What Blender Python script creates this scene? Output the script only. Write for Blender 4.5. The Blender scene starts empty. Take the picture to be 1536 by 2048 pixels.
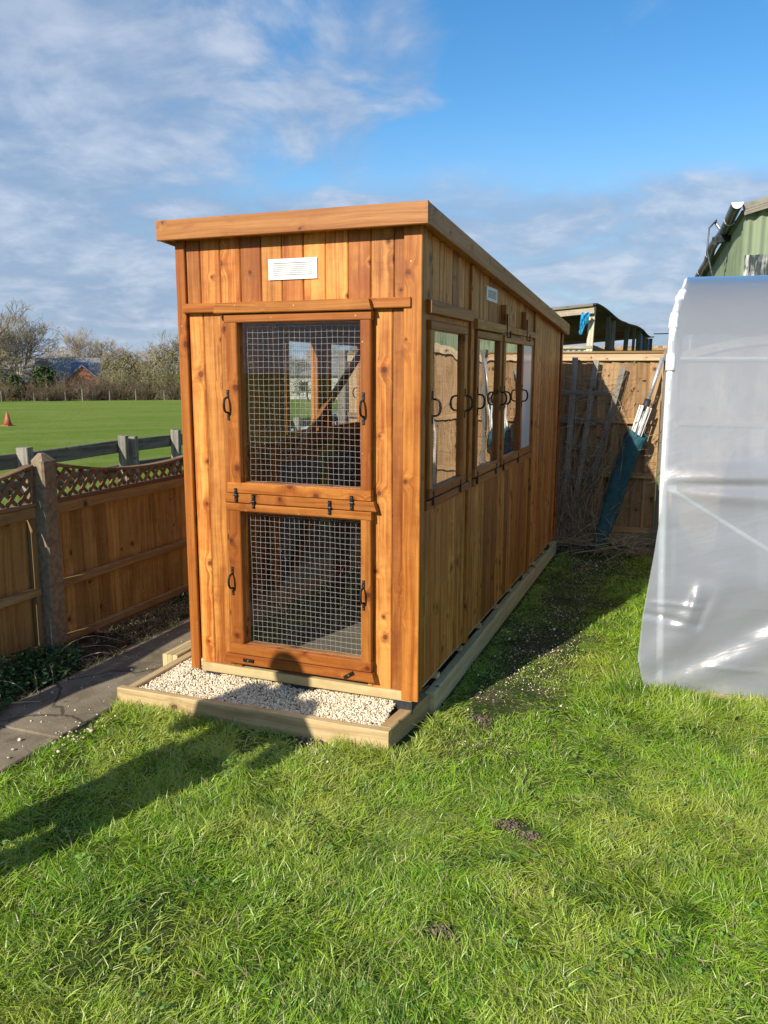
import bpy, bmesh, math, random
import numpy as np
from mathutils import Vector, Matrix, Euler, noise as mnoise
R = math.radians
random.seed(7)
rng = np.random.default_rng(11)
scene = bpy.context.scene
col = scene.collection

# ------------------------------------------------------------------ camera
CAM = Vector((2.2578, -3.2434, 1.6))
YAW, PITCH, ROLL = 0.3665, -0.1726, -0.0022
F_PX = 1618.67
cam_d = bpy.data.cameras.new('camera')
cam = bpy.data.objects.new('camera', cam_d); col.objects.link(cam)
cam_d.sensor_fit = 'VERTICAL'; cam_d.sensor_height = 36.0; cam_d.lens = 36.0 * F_PX / 2048
cam_d.clip_start = 0.05; cam_d.clip_end = 3000
Rc = Matrix.Rotation(YAW, 3, 'Z') @ Matrix.Rotation(PITCH, 3, 'X') @ Matrix.Rotation(ROLL, 3, 'Y')
right, fwd, up = Rc.col[0], Rc.col[1], Rc.col[2]
m = Matrix.Identity(4)
for i in range(3):
    m[i][0] = right[i]; m[i][1] = up[i]; m[i][2] = -fwd[i]; m[i][3] = CAM[i]
cam.matrix_world = m
scene.camera = cam
scene.render.resolution_x = 768; scene.render.resolution_y = 1024

# ------------------------------------------------------------------ light
SUN_AZ, SUN_EL = 16.0, 29.0          # light travels toward +Y, swung 16 degrees toward +X
sun_dir = Vector((-math.sin(R(SUN_AZ)) * math.cos(R(SUN_EL)), -math.cos(R(SUN_AZ)) * math.cos(R(SUN_EL)), math.sin(R(SUN_EL))))
sl = bpy.data.lights.new('sun', 'SUN'); sl.energy = 4.6; sl.angle = R(0.6); sl.color = (1.0, 0.93, 0.82)
so = bpy.data.objects.new('sun', sl); col.objects.link(so)
so.rotation_euler = sun_dir.to_track_quat('Z', 'Y').to_euler()
so.location = (-3, -8, 6)

world = bpy.data.worlds.new('World'); scene.world = world; world.use_nodes = True
wn = world.node_tree; wn.nodes.clear()
def wnode(t, **k):
    n = wn.nodes.new(t)
    for a, b in k.items(): setattr(n, a, b)
    return n
def wmath(op, a, b=None, clamp=False):
    n = wnode('ShaderNodeMath', operation=op, use_clamp=clamp)
    for i, v in enumerate((a, b)):
        if v is None: continue
        if isinstance(v, (int, float)): n.inputs[i].default_value = v
        else: wn.links.new(v, n.inputs[i])
    return n.outputs[0]
def wramp(v, a, b, c=0.0, d=1.0):
    n = wnode('ShaderNodeMapRange', interpolation_type='SMOOTHSTEP')
    wn.links.new(v, n.inputs[0])
    for i, x in enumerate((a, b, c, d)): n.inputs[i + 1].default_value = x
    return n.outputs[0]
sky = wnode('ShaderNodeTexSky', sky_type='NISHITA'); sky.sun_disc = False
sky.sun_elevation = R(SUN_EL); sky.sun_rotation = R(180 + SUN_AZ)
sky.altitude = 50; sky.air_density = 1.0; sky.dust_density = 0.6; sky.ozone_density = 1.6
tc = wnode('ShaderNodeTexCoord')
sep = wnode('ShaderNodeSeparateXYZ'); wn.links.new(tc.outputs['Generated'], sep.inputs[0])
dx, dy, dz = sep.outputs
# cloud layer seen in perspective: direction projected on a plane overhead
den = wmath('ADD', wmath('MAXIMUM', dz, 0.0), 0.24)
px_ = wmath('DIVIDE', dx, den); py_ = wmath('DIVIDE', dy, den)
comb = wnode('ShaderNodeCombineXYZ'); wn.links.new(px_, comb.inputs[0]); wn.links.new(py_, comb.inputs[1])
def wnoise(scale, detail, rough, dist=0.0, off=(0, 0, 0)):
    mp = wnode('ShaderNodeMapping'); wn.links.new(comb.outputs[0], mp.inputs[0])
    mp.inputs['Location'].default_value = off
    n = wnode('ShaderNodeTexNoise'); wn.links.new(mp.outputs[0], n.inputs['Vector'])
    n.inputs['Scale'].default_value = scale; n.inputs['Detail'].default_value = detail
    n.inputs['Roughness'].default_value = rough; n.inputs['Distortion'].default_value = dist
    return n.outputs[0]
nbig = wnoise(1.1, 3, 0.5, 0.2, (3.1, 0.4, 0)); nmid = wnoise(3.4, 9, 0.60, 0.45, (1.0, 5.0, 0)); nfine = wnoise(8.0, 6, 0.55, 0.2)
# "left of the garden" direction is -X/-Y: more cloud there, and a low band all round
leftness = wmath('ADD', wmath('MULTIPLY', dx, -0.934), wmath('MULTIPLY', dy, -0.358))
lb = wramp(leftness, -0.12, 0.36, 0, 0.47)
def blob(v, a, b, amt):
    d_ = wmath('ADD', wmath('ADD', wmath('MULTIPLY', dx, v[0]), wmath('MULTIPLY', dy, v[1])), wmath('MULTIPLY', dz, v[2]))
    return wramp(d_, math.cos(R(a)), math.cos(R(b)), 0, amt)
puff = wmath('MAXIMUM', blob((-0.3468, 0.8736, 0.3414), 6.5, 1, .30), blob((-0.4098, 0.8677, 0.2812), 6, 1, .34))
band = wramp(dz, 0.245, 0.18, 0, 0.40)
bandlow = wramp(dz, 0.02, 0.12, -0.10, 0)
cov = wmath('ADD', wmath('ADD', wmath('MULTIPLY', nmid, 0.75), wmath('MULTIPLY', nbig, 0.45)), wmath('MULTIPLY', nfine, 0.12))
cov = wmath('ADD', wmath('ADD', cov, wmath('ADD', wmath('MAXIMUM', wmath('MAXIMUM', lb, puff), band), bandlow)), 0.0)
mask = wramp(cov, 0.74, 1.08, 0.0, 0.80)
shade = wramp(wmath('ADD', wmath('MULTIPLY', nmid, 0.8), wmath('MULTIPLY', nfine, 0.4)), 0.46, 0.90)
cc = wnode('ShaderNodeMix', data_type='RGBA'); wn.links.new(shade, cc.inputs[0])
cc.inputs[6].default_value = (2.2, 3.0, 4.4, 1); cc.inputs[7].default_value = (5.2, 5.6, 6.4, 1)
hs = wnode('ShaderNodeHueSaturation'); wn.links.new(sky.outputs[0], hs.inputs['Color'])
hs.inputs['Saturation'].default_value = 1.38; hs.inputs['Value'].default_value = 1.27
mixc = wnode('ShaderNodeMix', data_type='RGBA'); wn.links.new(mask, mixc.inputs[0])
hz = wnode('ShaderNodeMix', data_type='RGBA'); wn.links.new(wramp(dz, 0.30, 0.0, 0, 0.85), hz.inputs[0])
wn.links.new(hs.outputs[0], hz.inputs[6]); hz.inputs[7].default_value = (2.7, 3.8, 5.3, 1)
wn.links.new(hz.outputs[2], mixc.inputs[6]); wn.links.new(cc.outputs[2], mixc.inputs[7])
bg = wnode('ShaderNodeBackground'); bg.inputs[1].default_value = 0.10
wn.links.new(mixc.outputs[2], bg.inputs[0])
wo = wnode('ShaderNodeOutputWorld'); wn.links.new(bg.outputs[0], wo.inputs[0])

vs = scene.view_settings
vs.view_transform = 'Standard'; vs.look = 'None'; vs.gamma = 1.0; vs.exposure = 0.42; vs.use_curve_mapping = False
scene.render.engine = 'CYCLES'
scene.cycles.transparent_max_bounces = 24
scene.cycles.max_bounces = 10

# ------------------------------------------------------------------ materials
class NT:
    def __init__(s, name):
        s.m = bpy.data.materials.new(name); s.m.use_nodes = True; s.t = s.m.node_tree; s.t.nodes.clear()
    def n(s, t, **k):
        n = s.t.nodes.new(t)
        for a, b in k.items(): setattr(n, a, b)
        return n
    def set(s, sock, v):
        if v is None: return
        if isinstance(v, bpy.types.NodeSocket): s.t.links.new(v, sock)
        elif isinstance(v, tuple) and len(v) == 3 and sock.type == 'RGBA': sock.default_value = (*v, 1)
        else: sock.default_value = v
    def math(s, op, a, b=None, c=None, clamp=False):
        n = s.n('ShaderNodeMath', operation=op, use_clamp=clamp)
        for i, v in enumerate((a, b, c)): s.set(n.inputs[i], v)
        return n.outputs[0]
    def rng(s, v, a, b, c=0., d=1., smooth=True):
        n = s.n('ShaderNodeMapRange', interpolation_type='SMOOTHSTEP' if smooth else 'LINEAR')
        s.set(n.inputs[0], v)
        for i, x in enumerate((a, b, c, d)): n.inputs[i + 1].default_value = x
        return n.outputs[0]
    def mix(s, f, a, b, mode='MIX'):
        n = s.n('ShaderNodeMix', data_type='RGBA', blend_type=mode)
        s.set(n.inputs[0], f); s.set(n.inputs[6], a); s.set(n.inputs[7], b)
        return n.outputs[2]
    def xyz(s, a, b, c=0.0):
        n = s.n('ShaderNodeCombineXYZ')
        for i, v in enumerate((a, b, c)): s.set(n.inputs[i], v)
        return n.outputs[0]
    def sep(s, v):
        n = s.n('ShaderNodeSeparateXYZ'); s.set(n.inputs[0], v); return n.outputs
    def noise(s, vec, scale, detail=3, rough=.5, dist=0., dims='3D'):
        n = s.n('ShaderNodeTexNoise', noise_dimensions=dims)
        s.set(n.inputs['Vector'], vec); s.set(n.inputs['Scale'], scale)
        n.inputs['Detail'].default_value = detail; n.inputs['Roughness'].default_value = rough; n.inputs['Distortion'].default_value = dist
        return n.outputs[0]
    def pos(s):
        return s.n('ShaderNodeNewGeometry').outputs['Position']
    def obj(s):
        return s.n('ShaderNodeTexCoord').outputs['Object']
    def attr(s, name):
        return s.n('ShaderNodeAttribute', attribute_name=name).outputs['Fac']
    def bump(s, h, strength=.3, dist=.002):
        n = s.n('ShaderNodeBump'); s.set(n.inputs['Height'], h); n.inputs['Strength'].default_value = strength; n.inputs['Distance'].default_value = dist
        return n.outputs[0]
    def principled(s, color, rough=.5, metal=0., normal=None, spec=None, coat=None):
        n = s.n('ShaderNodeBsdfPrincipled')
        s.set(n.inputs['Base Color'], color); s.set(n.inputs['Roughness'], rough); s.set(n.inputs['Metallic'], metal)
        if normal is not None: s.set(n.inputs['Normal'], normal)
        if spec is not None: s.set(n.inputs['Specular IOR Level'], spec)
        if coat: n.inputs['Coat Weight'].default_value = coat; n.inputs['Coat Roughness'].default_value = .25
        return n.outputs[0]
    def out(s, sh):
        o = s.n('ShaderNodeOutputMaterial'); s.t.links.new(sh, o.inputs[0]); return s.m

def wood(name, light, dark, red, knot=(.065, .022, .008), knots=.45, rough=.5, vary=.35, bumpd=.0012, grain=1.0, stain=None, spec=.26):
    t = NT(name)
    uv = t.n('ShaderNodeUVMap', uv_map='UVMap').outputs[0]
    u, v, _ = t.sep(uv)
    rnd = t.attr('rnd')
    # knots
    vor = t.n('ShaderNodeTexVoronoi', voronoi_dimensions='2D'); vor.inputs['Scale'].default_value = 1.0
    wob = t.noise(uv, 30, 2, .5)
    kvec = t.xyz(t.math('MULTIPLY', u, 6.5), t.math('MULTIPLY', v, 6.0))
    t.set(vor.inputs['Vector'], kvec); vor.inputs['Randomness'].default_value = 1.0
    d = t.math('ADD', vor.outputs['Distance'], t.math('MULTIPLY', t.math('SUBTRACT', wob, .5), .06))
    cr, cg, cb = t.sep(vor.outputs['Color'])
    sel = t.math('LESS_THAN', cr, knots)
    size = t.math('MULTIPLY_ADD', cg, .9, .35)
    dn = t.math('DIVIDE', d, size)
    infl = t.math('MULTIPLY', sel, t.rng(dn, .06, .42, 1, 0))
    core = t.math('MULTIPLY', sel, t.rng(dn, .055, .095, 1, 0))
    halo = t.math('MULTIPLY', sel, t.rng(dn, .07, .22, 1, 0))
    rings = t.math('SINE', t.math('MULTIPLY', dn, 150.0))
    # grain
    u2 = t.math('ADD', u, t.math('MULTIPLY', infl, .022))
    lowd = t.noise(t.xyz(t.math('MULTIPLY', u, 3), t.math('MULTIPLY', v, 1.4)), 1.0, 2, .5)
    u3 = t.math('ADD', u2, t.math('MULTIPLY', t.math('SUBTRACT', lowd, .5), .05))
    g1 = t.noise(t.xyz(t.math('MULTIPLY', u3, 150), t.math('MULTIPLY', v, 2.2)), 1.0, 4, .6)
    g2 = t.noise(t.xyz(t.math('MULTIPLY', u3, 34), t.math('MULTIPLY', v, .9)), 1.0, 3, .55)
    g3 = t.noise(t.xyz(t.math('MULTIPLY', u, 12), t.math('MULTIPLY', v, 5)), 1.0, 4, .6)
    g = t.math('ADD', t.math('MULTIPLY', g1, .42 * grain), t.math('ADD', t.math('MULTIPLY', g2, .75 * grain), t.math('MULTIPLY', g3, .35)))
    cen = (.42 * grain + .75 * grain + .35) / 2
    f = t.rng(g, cen - .17, cen + .13)
    c = t.mix(f, dark, light)
    rr = t.rng(t.math('FRACT', t.math('MULTIPLY', rnd, 7.31)), .35, .95, 0, .72)
    c = t.mix(t.math('MULTIPLY', rr, t.rng(g3, .35, .65, .5, 1)), c, red)
    # dark streaky patches of stain
    st = t.noise(t.xyz(t.math('MULTIPLY', u, 9), t.math('MULTIPLY', v, 2.6)), 1.0, 5, .62)
    c = t.mix(t.rng(st, .53, .74, 0, .62), c, red)
    c = t.mix(t.math('MULTIPLY', halo, .6), c, red)
    c = t.mix(t.math('MULTIPLY', t.math('MULTIPLY', core, t.rng(rings, -1, 1, .75, 1)), .85), c, knot)
    br = t.math('MULTIPLY_ADD', t.math('FRACT', t.math('MULTIPLY', rnd, 13.7)), vary, 1 - vary * .6)
    c = t.mix(1.0, c, t.xyz(br, br, br), 'MULTIPLY')
    if stain:
        p = t.pos(); px, py, pz = t.sep(p)
        c = t.mix(t.rng(t.noise(p, 3.5, 5, .65), .45, .72, 0, stain[1]), c, stain[0])
    # chatoyant cross figure, strongest in wings beside the knots
    fig = t.noise(t.xyz(t.math('MULTIPLY', u2, 9), t.math('MULTIPLY', v, 30)), 1.0, 3, .55, .8)
    fa = t.math('MULTIPLY_ADD', t.math('MULTIPLY', sel, t.rng(dn, .1, .6, 1, 0)), .5, .16 * vary / .3)
    fm = t.math('ADD', 1.0, t.math('MULTIPLY', t.math('SUBTRACT', fig, .5), t.math('MULTIPLY', fa, 1.6)))
    c = t.mix(1.0, c, t.xyz(fm, fm, fm), 'MULTIPLY')
    bm = t.bump(t.math('SUBTRACT', g, t.math('MULTIPLY', core, .4)), .5, bumpd)
    ro = t.rng(g1, .3, .7, rough + .08, rough - .06)
    return t.out(t.principled(c, ro, normal=bm, spec=spec))

M = {}
M['shed'] = wood('stained_pine', (.68, .290, .068), (.33, .092, .015), (.21, .040, .008), knots=.66, rough=.42, vary=.44)
M['trim'] = wood('stained_pine_trim', (.48, .185, .036), (.27, .075, .010), (.20, .040, .007), knots=.55, rough=.40, vary=.22)
M['fascia'] = wood('stained_pine_fascia', (.52, .24, .070), (.33, .12, .026), (.24, .065, .015), knots=.65, rough=.45, vary=.1)
M['treated'] = wood('treated_softwood', (.66, .54, .29), (.50, .39, .19), (.38, .26, .11), knots=.32, rough=.7, vary=.18, spec=.25)
M['rail'] = wood('treated_edging', (.60, .44, .23), (.42, .29, .135), (.31, .19, .075), knots=.3, rough=.75, vary=.15, spec=.2)
M['fence'] = wood('fence_board', (.46, .29, .10), (.27, .15, .042), (.20, .09, .024), knots=.35, rough=.72, vary=.38, spec=.2)
M['fencerail'] = wood('fence_rail', (.38, .26, .12), (.25, .155, .06), (.20, .11, .04), knots=.28, rough=.75, vary=.2, spec=.2)
M['lattice'] = wood('lattice_wood', (.30, .19, .11), (.20, .12, .06), (.16, .09, .045), knots=.1, rough=.8, vary=.3, spec=.15)
M['backfence'] = wood('sun_bleached_board', (.52, .34, .175), (.32, .19, .088), (.21, .105, .045), knots=.4, rough=.75, vary=.4, spec=.15)
M['paletrim'] = wood('pale_peeling_trim', (.66, .53, .35), (.50, .36, .20), (.34, .17, .07), knots=.35, rough=.8, vary=.1, spec=.15)
M['grey'] = wood('weathered_grey_timber', (.34, .31, .26), (.19, .17, .135), (.13, .115, .09), knot=(.05, .045, .035), knots=.3, rough=.85, vary=.35, spec=.15)
M['darkgrey'] = wood('dark_weathered_rail', (.22, .20, .165), (.10, .09, .075), (.05, .045, .035), knot=(.02, .02, .018), knots=.3, rough=.85, vary=.3, spec=.2)
M['creamtimber'] = wood('peeling_cream_timber', (.70, .62, .48), (.45, .38, .28), (.25, .19, .13), knots=.3, rough=.85, vary=.2, spec=.15)

def plain(name, c1, c2, scale=20, rough=.6, metal=0, bump=.3, bd=.002, detail=5, spec=None, lo=.35, hi=.65):
    t = NT(name); p = t.pos()
    n = t.noise(p, scale, detail, .6)
    c = t.mix(t.rng(n, lo, hi), c1, c2)
    return t.out(t.principled(c, rough, metal, t.bump(n, bump, bd), spec))
M['concrete'] = plain('lichened_concrete', (.19, .14, .085), (.31, .24, .155), 38, .9, bump=.5, bd=.004, spec=.2, lo=.3, hi=.7)
M['iron'] = plain('black_iron', (.012, .011, .010), (.022, .020, .018), 60, .42, .4, .2, .0006)
M['stud'] = plain('worn_stud', (.20, .17, .12), (.40, .34, .25), 60, .35, .8, 0, .001)
M['brass'] = plain('brass_screw', (.62, .42, .15), (.75, .52, .2), 80, .35, .7, 0, .001)
M['white'] = plain('white_plastic', (.78, .78, .76), (.83, .83, .81), 30, .35, 0, .05, .001)
M['ventdark'] = plain('vent_slot', (.25, .25, .25), (.3, .3, .3), 30, .6)
M['galv'] = plain('galvanised_wire', (.62, .62, .60), (.78, .78, .76), 90, .38, .25, 0, .001)
M['blackpad'] = plain('black_rubber', (.015, .016, .018), (.03, .03, .033), 40, .6)
M['felt'] = plain('roof_felt', (.03, .035, .03), (.06, .065, .06), 200, .9)
M['greyboard'] = plain('grey_lining_board', (.19, .18, .20), (.25, .24, .26), 8, .7)
M['crumb'] = plain('brown_soil_crumb', (.11, .080, .055), (.19, .145, .10), 60, .95, bump=.3)
M['soil'] = plain('dark_soil', (.030, .020, .012), (.085, .060, .038), 18, .95, bump=1, bd=.02, detail=8, spec=.1)
M['steel'] = plain('brushed_aluminium', (.50, .50, .48), (.66, .66, .64), 50, .35, .6, .1, .0005)
M['whitepaint'] = plain('white_painted_metal', (.72, .71, .66), (.82, .81, .77), 30, .4)
M['cone'] = plain('faded_orange_plastic', (.36, .085, .035), (.48, .14, .07), 5, .6)
M['slate'] = plain('blue_grey_roof', (.20, .20, .20), (.27, .265, .26), 6, .95, spec=.05)
M['solar'] = plain('solar_glass', (.07, .10, .16), (.10, .14, .22), 6, .4)
M['shelterroof'] = plain('dark_rusty_sheet', (.035, .030, .028), (.10, .085, .075), 3, .8, spec=.2)
M['tarp_blue'] = plain('blue_tarp', (.02, .25, .48), (.03, .38, .65), 14, .5, bump=.8, bd=.03)
M['bluepaint'] = plain('blue_sheet', (.02, .05, .18), (.04, .09, .30), 9, .6)
M['polyheap'] = plain('crumpled_sheeting', (.10, .15, .20), (.38, .46, .52), 3.2, .3, bump=1, bd=.1, detail=8)
M['gutter'] = plain('grey_gutter_plastic', (.035, .045, .055), (.08, .09, .10), 20, .35)
M['bark'] = plain('grey_brown_bark', (.15, .12, .085), (.30, .25, .18), 6, .9, bump=.5, bd=.03)
M['twig'] = plain('pale_bare_twig', (.24, .19, .125), (.42, .34, .23), .35, .9, bump=0)
M['twig_olive'] = plain('olive_bare_twig', (.15, .135, .06), (.29, .25, .12), .35, .9, bump=0)
M['twig_brown'] = plain('brown_hedge_twig', (.11, .075, .045), (.21, .15, .09), .35, .9, bump=0)
M['evergreen'] = plain('evergreen_leaf', (.022, .045, .012), (.07, .10, .025), 1.5, .8, bump=0)
M['buffleaf'] = plain('budding_leaf', (.13, .115, .045), (.21, .18, .08), 1.5, .8, bump=0)
M['drystem'] = plain('dry_stem', (.30, .22, .13), (.50, .40, .26), 14, .85, bump=0)
M['vine'] = plain('bramble_stem', (.20, .145, .095), (.42, .33, .22), 14, .85, bump=0)
M['vineleaf'] = plain('small_bramble_leaf', (.05, .09, .03), (.13, .16, .06), 14, .7, bump=0)
M['ivy'] = plain('ivy_leaf', (.015, .045, .008), (.05, .12, .02), 25, .5, bump=0)
M['dock'] = plain('dock_leaf', (.03, .09, .015), (.07, .17, .03), 18, .55, bump=0)
M['cloverleaf'] = plain('clover_leaf', (.10, .22, .03), (.18, .32, .06), 18, .7, bump=0)
M['skin'] = plain('skin', (.5, .3, .2), (.55, .34, .24), 20, .6)
M['coat'] = plain('navy_coat', (.02, .025, .04), (.03, .035, .055), 20, .8)
M['trousers'] = plain('dark_trousers', (.03, .03, .035), (.045, .045, .05), 30, .85)
M['render'] = plain('pale_render', (.55, .53, .48), (.66, .64, .58), 4, .9)
M['darkin'] = plain('dark_opening', (.01, .012, .014), (.02, .022, .024), 4, .4)
M['seat'] = plain('tanned_straw', (.40, .30, .16), (.56, .44, .26), 30, .9, bump=0)

t = NT('red_brick'); br = t.n('ShaderNodeTexBrick'); p = t.obj(); x, y, z = t.sep(p)
t.set(br.inputs['Vector'], t.xyz(t.math('ADD', x, y), z)); br.inputs['Scale'].default_value = 4
t.set(br.inputs['Color1'], (.40, .12, .06)); t.set(br.inputs['Color2'], (.48, .17, .09)); t.set(br.inputs['Mortar'], (.42, .32, .25)); br.inputs['Mortar Size'].default_value = .012
M['brick'] = t.out(t.principled(br.outputs[0], .9))

t = NT('green_parasol_cover'); p = t.obj(); n1 = t.noise(p, 9, 5, .65, .6)
cl = t.mix(t.rng(n1, .3, .7), (.014, .060, .078), (.030, .115, .135))
M['cover'] = t.out(t.principled(cl, .7, normal=t.bump(n1, .9, .02), spec=.3))

# corrugated green barn sheet with weathering
t = NT('green_corrugated_sheet'); p = t.pos(); n1 = t.noise(p, 1.2, 6, .6); x, y, z = t.sep(p)
n2 = t.noise(t.xyz(t.math('MULTIPLY', x, 6), t.math('MULTIPLY', y, 6), t.math('MULTIPLY', z, .8)), 1.0, 4, .6)
cl = t.mix(t.rng(n1, .3, .7), (.17, .22, .13), (.25, .30, .19)); cl = t.mix(t.rng(n2, .52, .75, 0, .45), cl, (.08, .13, .09))
M['barn'] = t.out(t.principled(cl, .7, spec=.3))
t = NT('perished_corrugated_patch'); p = t.pos(); x, y, z = t.sep(p)
n2 = t.noise(t.xyz(t.math('MULTIPLY', x, 14), y, t.math('MULTIPLY', z, 3.0)), 1.0, 6, .7)
M['patch'] = t.out(t.principled(t.mix(t.rng(n2, .45, .66), (.035, .05, .05), (.55, .56, .52)), .8))
t = NT('pale_corrugated_sheet'); p = t.pos(); n1 = t.noise(p, 2, 5, .6)
M['palesheet'] = t.out(t.principled(t.mix(t.rng(n1, .35, .65), (.34, .42, .36), (.52, .57, .50)), .6))

# floor lining: grey wood-look planks laid across
t = NT('grey_plank_floor'); p = t.pos(); x, y, z = t.sep(p)
n1 = t.noise(t.xyz(t.math('MULTIPLY', x, 2.0), t.math('MULTIPLY', y, 60)), 1.0, 4, .6)
st = t.math('LESS_THAN', t.math('FRACT', t.math('MULTIPLY', y, 14.0)), .08)
cl = t.mix(t.rng(n1, .3, .7), (.20, .165, .125), (.34, .29, .225)); cl = t.mix(t.math('MULTIPLY', st, .5), cl, (.09, .07, .055))
M['floor'] = t.out(t.principled(cl, .55))

def glass_mat(name, boost, wav, wscale, tint):
    t = NT(name); p = t.pos()
    n1 = t.noise(p, wscale, 2, .45)
    nrm = t.bump(n1, 1.0, wav)
    fr = t.n('ShaderNodeFresnel'); fr.inputs['IOR'].default_value = 1.5; t.set(fr.inputs['Normal'], nrm)
    fac = t.math('MULTIPLY', fr.outputs[0], boost, clamp=True)
    g = t.n('ShaderNodeBsdfGlossy'); g.inputs['Roughness'].default_value = .01; t.set(g.inputs['Normal'], nrm); t.set(g.inputs['Color'], (1, 1, 1))
    tr = t.n('ShaderNodeBsdfTransparent'); t.set(tr.inputs['Color'], tint)
    mx = t.n('ShaderNodeMixShader'); t.set(mx.inputs[0], fac); t.t.links.new(tr.outputs[0], mx.inputs[1]); t.t.links.new(g.outputs[0], mx.inputs[2])
    # dusty splashes on the acrylic
    sp = t.rng(t.noise(p, 120, 3, .6), .66, .74, 0, .35); sp = t.math('MULTIPLY', sp, t.rng(t.noise(p, 5, 2, .5), .48, .62))
    df = t.n('ShaderNodeBsdfDiffuse'); t.set(df.inputs['Color'], (.7, .7, .68))
    m2 = t.n('ShaderNodeMixShader'); t.set(m2.inputs[0], sp); t.t.links.new(mx.outputs[0], m2.inputs[1]); t.t.links.new(df.outputs[0], m2.inputs[2])
    return t.out(m2.outputs[0])
M['pane'] = glass_mat('wavy_acrylic', 2.2, .0042, 2.3, (.93, .95, .95))
t = NT('painted_reflection_pane'); M['milky'] = t.out(t.principled(t.mix(t.noise(t.pos(), 4, 3, .5), (.70, .73, .78), (.78, .80, .84)), .15))  # pale pane colour stands in for the sky and tunnel reflected in it
M['doorpane'] = glass_mat('door_acrylic', .6, .002, 2.0, (.93, .94, .94))

# polythene film
t = NT('polytunnel_film'); p = t.pos()
n1 = t.noise(p, 1.6, 4, .55); n2 = t.noise(p, 14, 3, .5)
fx, fy, fz = t.sep(p)
n3 = t.noise(t.xyz(t.math('ADD', t.math('MULTIPLY', fx, 5), t.math('MULTIPLY', fz, -4)), t.math('MULTIPLY', fy, 2), t.math('MULTIPLY', t.math('ADD', fz, t.math('MULTIPLY', fx, -.35)), 22)), 1.0, 4, .6, .8)
nrm = t.bump(t.math('ADD', t.math('ADD', n1, t.math('MULTIPLY', n2, .08)), t.math('MULTIPLY', n3, .11)), .55, .03)
tr = t.n('ShaderNodeBsdfTransparent'); t.set(tr.inputs['Color'], (.80, .88, .92))
df = t.n('ShaderNodeBsdfDiffuse'); t.set(df.inputs['Color'], (.60, .62, .68)); t.set(df.inputs['Normal'], nrm)
tl = t.n('ShaderNodeBsdfTranslucent'); t.set(tl.inputs['Color'], (.60, .62, .70))
gl = t.n('ShaderNodeBsdfGlossy'); gl.inputs['Roughness'].default_value = .29; t.set(gl.inputs['Color'], (1, .96, .91)); t.set(gl.inputs['Normal'], nrm)
a = t.n('ShaderNodeMixShader'); a.inputs[0].default_value = .45; t.t.links.new(df.outputs[0], a.inputs[1]); t.t.links.new(tl.outputs[0], a.inputs[2])
b = t.n('ShaderNodeMixShader'); b.inputs[0].default_value = .60; t.t.links.new(tr.outputs[0], b.inputs[1]); t.t.links.new(a.outputs[0], b.inputs[2])
fr = t.n('ShaderNodeFresnel'); fr.inputs['IOR'].default_value = 1.5; t.set(fr.inputs['Normal'], nrm)
c = t.n('ShaderNodeMixShader'); t.set(c.inputs[0], t.math('MULTIPLY', fr.outputs[0], 1.7, clamp=True)); t.t.links.new(b.outputs[0], c.inputs[1]); t.t.links.new(gl.outputs[0], c.inputs[2])
dirt = t.n('ShaderNodeBsdfDiffuse'); t.set(dirt.inputs['Color'], (.34, .33, .27))
e = t.n('ShaderNodeMixShader'); t.set(e.inputs[0], t.math('MULTIPLY', t.rng(fz, .0, .35, .5, 0), t.rng(t.noise(p, 6, 5, .7), .42, .7))); t.t.links.new(c.outputs[0], e.inputs[1]); t.t.links.new(dirt.outputs[0], e.inputs[2])
M['film'] = t.out(e.outputs[0])

# path: worn concrete flags
t = NT('worn_concrete_path'); p = t.pos(); n1 = t.noise(p, 5, 6, .6); n2 = t.noise(p, 120, 3, .6)
cl = t.mix(t.rng(n1, .3, .7), (.17, .135, .085), (.29, .24, .165)); cl = t.mix(t.rng(n2, .5, .7, 0, .3), cl, (.36, .33, .28))
cl = t.mix(t.rng(t.noise(p, 11, 4, .6), .66, .72, 0, .5), cl, (.42, .40, .35))
ny = t.noise(p, 2.2, 6, .7); cl = t.mix(t.rng(ny, .48, .66, 0, .7), cl, (.085, .075, .045)); cl = t.mix(t.rng(t.noise(p, 17, 5, .7), .58, .70, 0, .6), cl, (.07, .085, .03))
vc = t.n('ShaderNodeTexVoronoi', feature='DISTANCE_TO_EDGE'); t.set(vc.inputs['Vector'], t.mix(.12, p, t.n('ShaderNodeTexNoise').outputs['Color'])); vc.inputs['Scale'].default_value = 1.3
cl = t.mix(t.rng(vc.outputs['Distance'], .004, .012, .7, 0), cl, (.04, .035, .025))
M['path'] = t.out(t.principled(cl, .9, normal=t.bump(t.math('ADD', n1, n2), .6, .004), spec=.2))

# ground sheet: lawn soil near, pasture far
t = NT('pasture_ground'); p = t.pos(); x, y, z = t.sep(p)
n1 = t.noise(p, .22, 5, .6); n2 = t.noise(p, 3, 5, .65); n3 = t.noise(p, 26, 5, .7)
cl = t.mix(t.rng(n1, .35, .65), (.16, .23, .038), (.22, .27, .068))
cl = t.mix(t.rng(n2, .35, .68, 0, .7), cl, (.10, .20, .018)); cl = t.mix(t.rng(n3, .45, .7, 0, .4), cl, (.24, .29, .08))
rw = t.noise(t.xyz(t.math('MULTIPLY', t.math('ADD', t.math('MULTIPLY', x, -.66), t.math('MULTIPLY', y, .75)), .45), t.math('MULTIPLY', t.math('ADD', t.math('MULTIPLY', x, .75), t.math('MULTIPLY', y, .66)), .03)), 1.0, 4, .6)
cl = t.mix(t.rng(rw, .42, .64, 0, .55), cl, (.25, .28, .085))
M['pasture'] = t.out(t.principled(cl, 1, normal=t.bump(t.math('ADD', n2, n3), .8, .05), spec=0.0))
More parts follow.
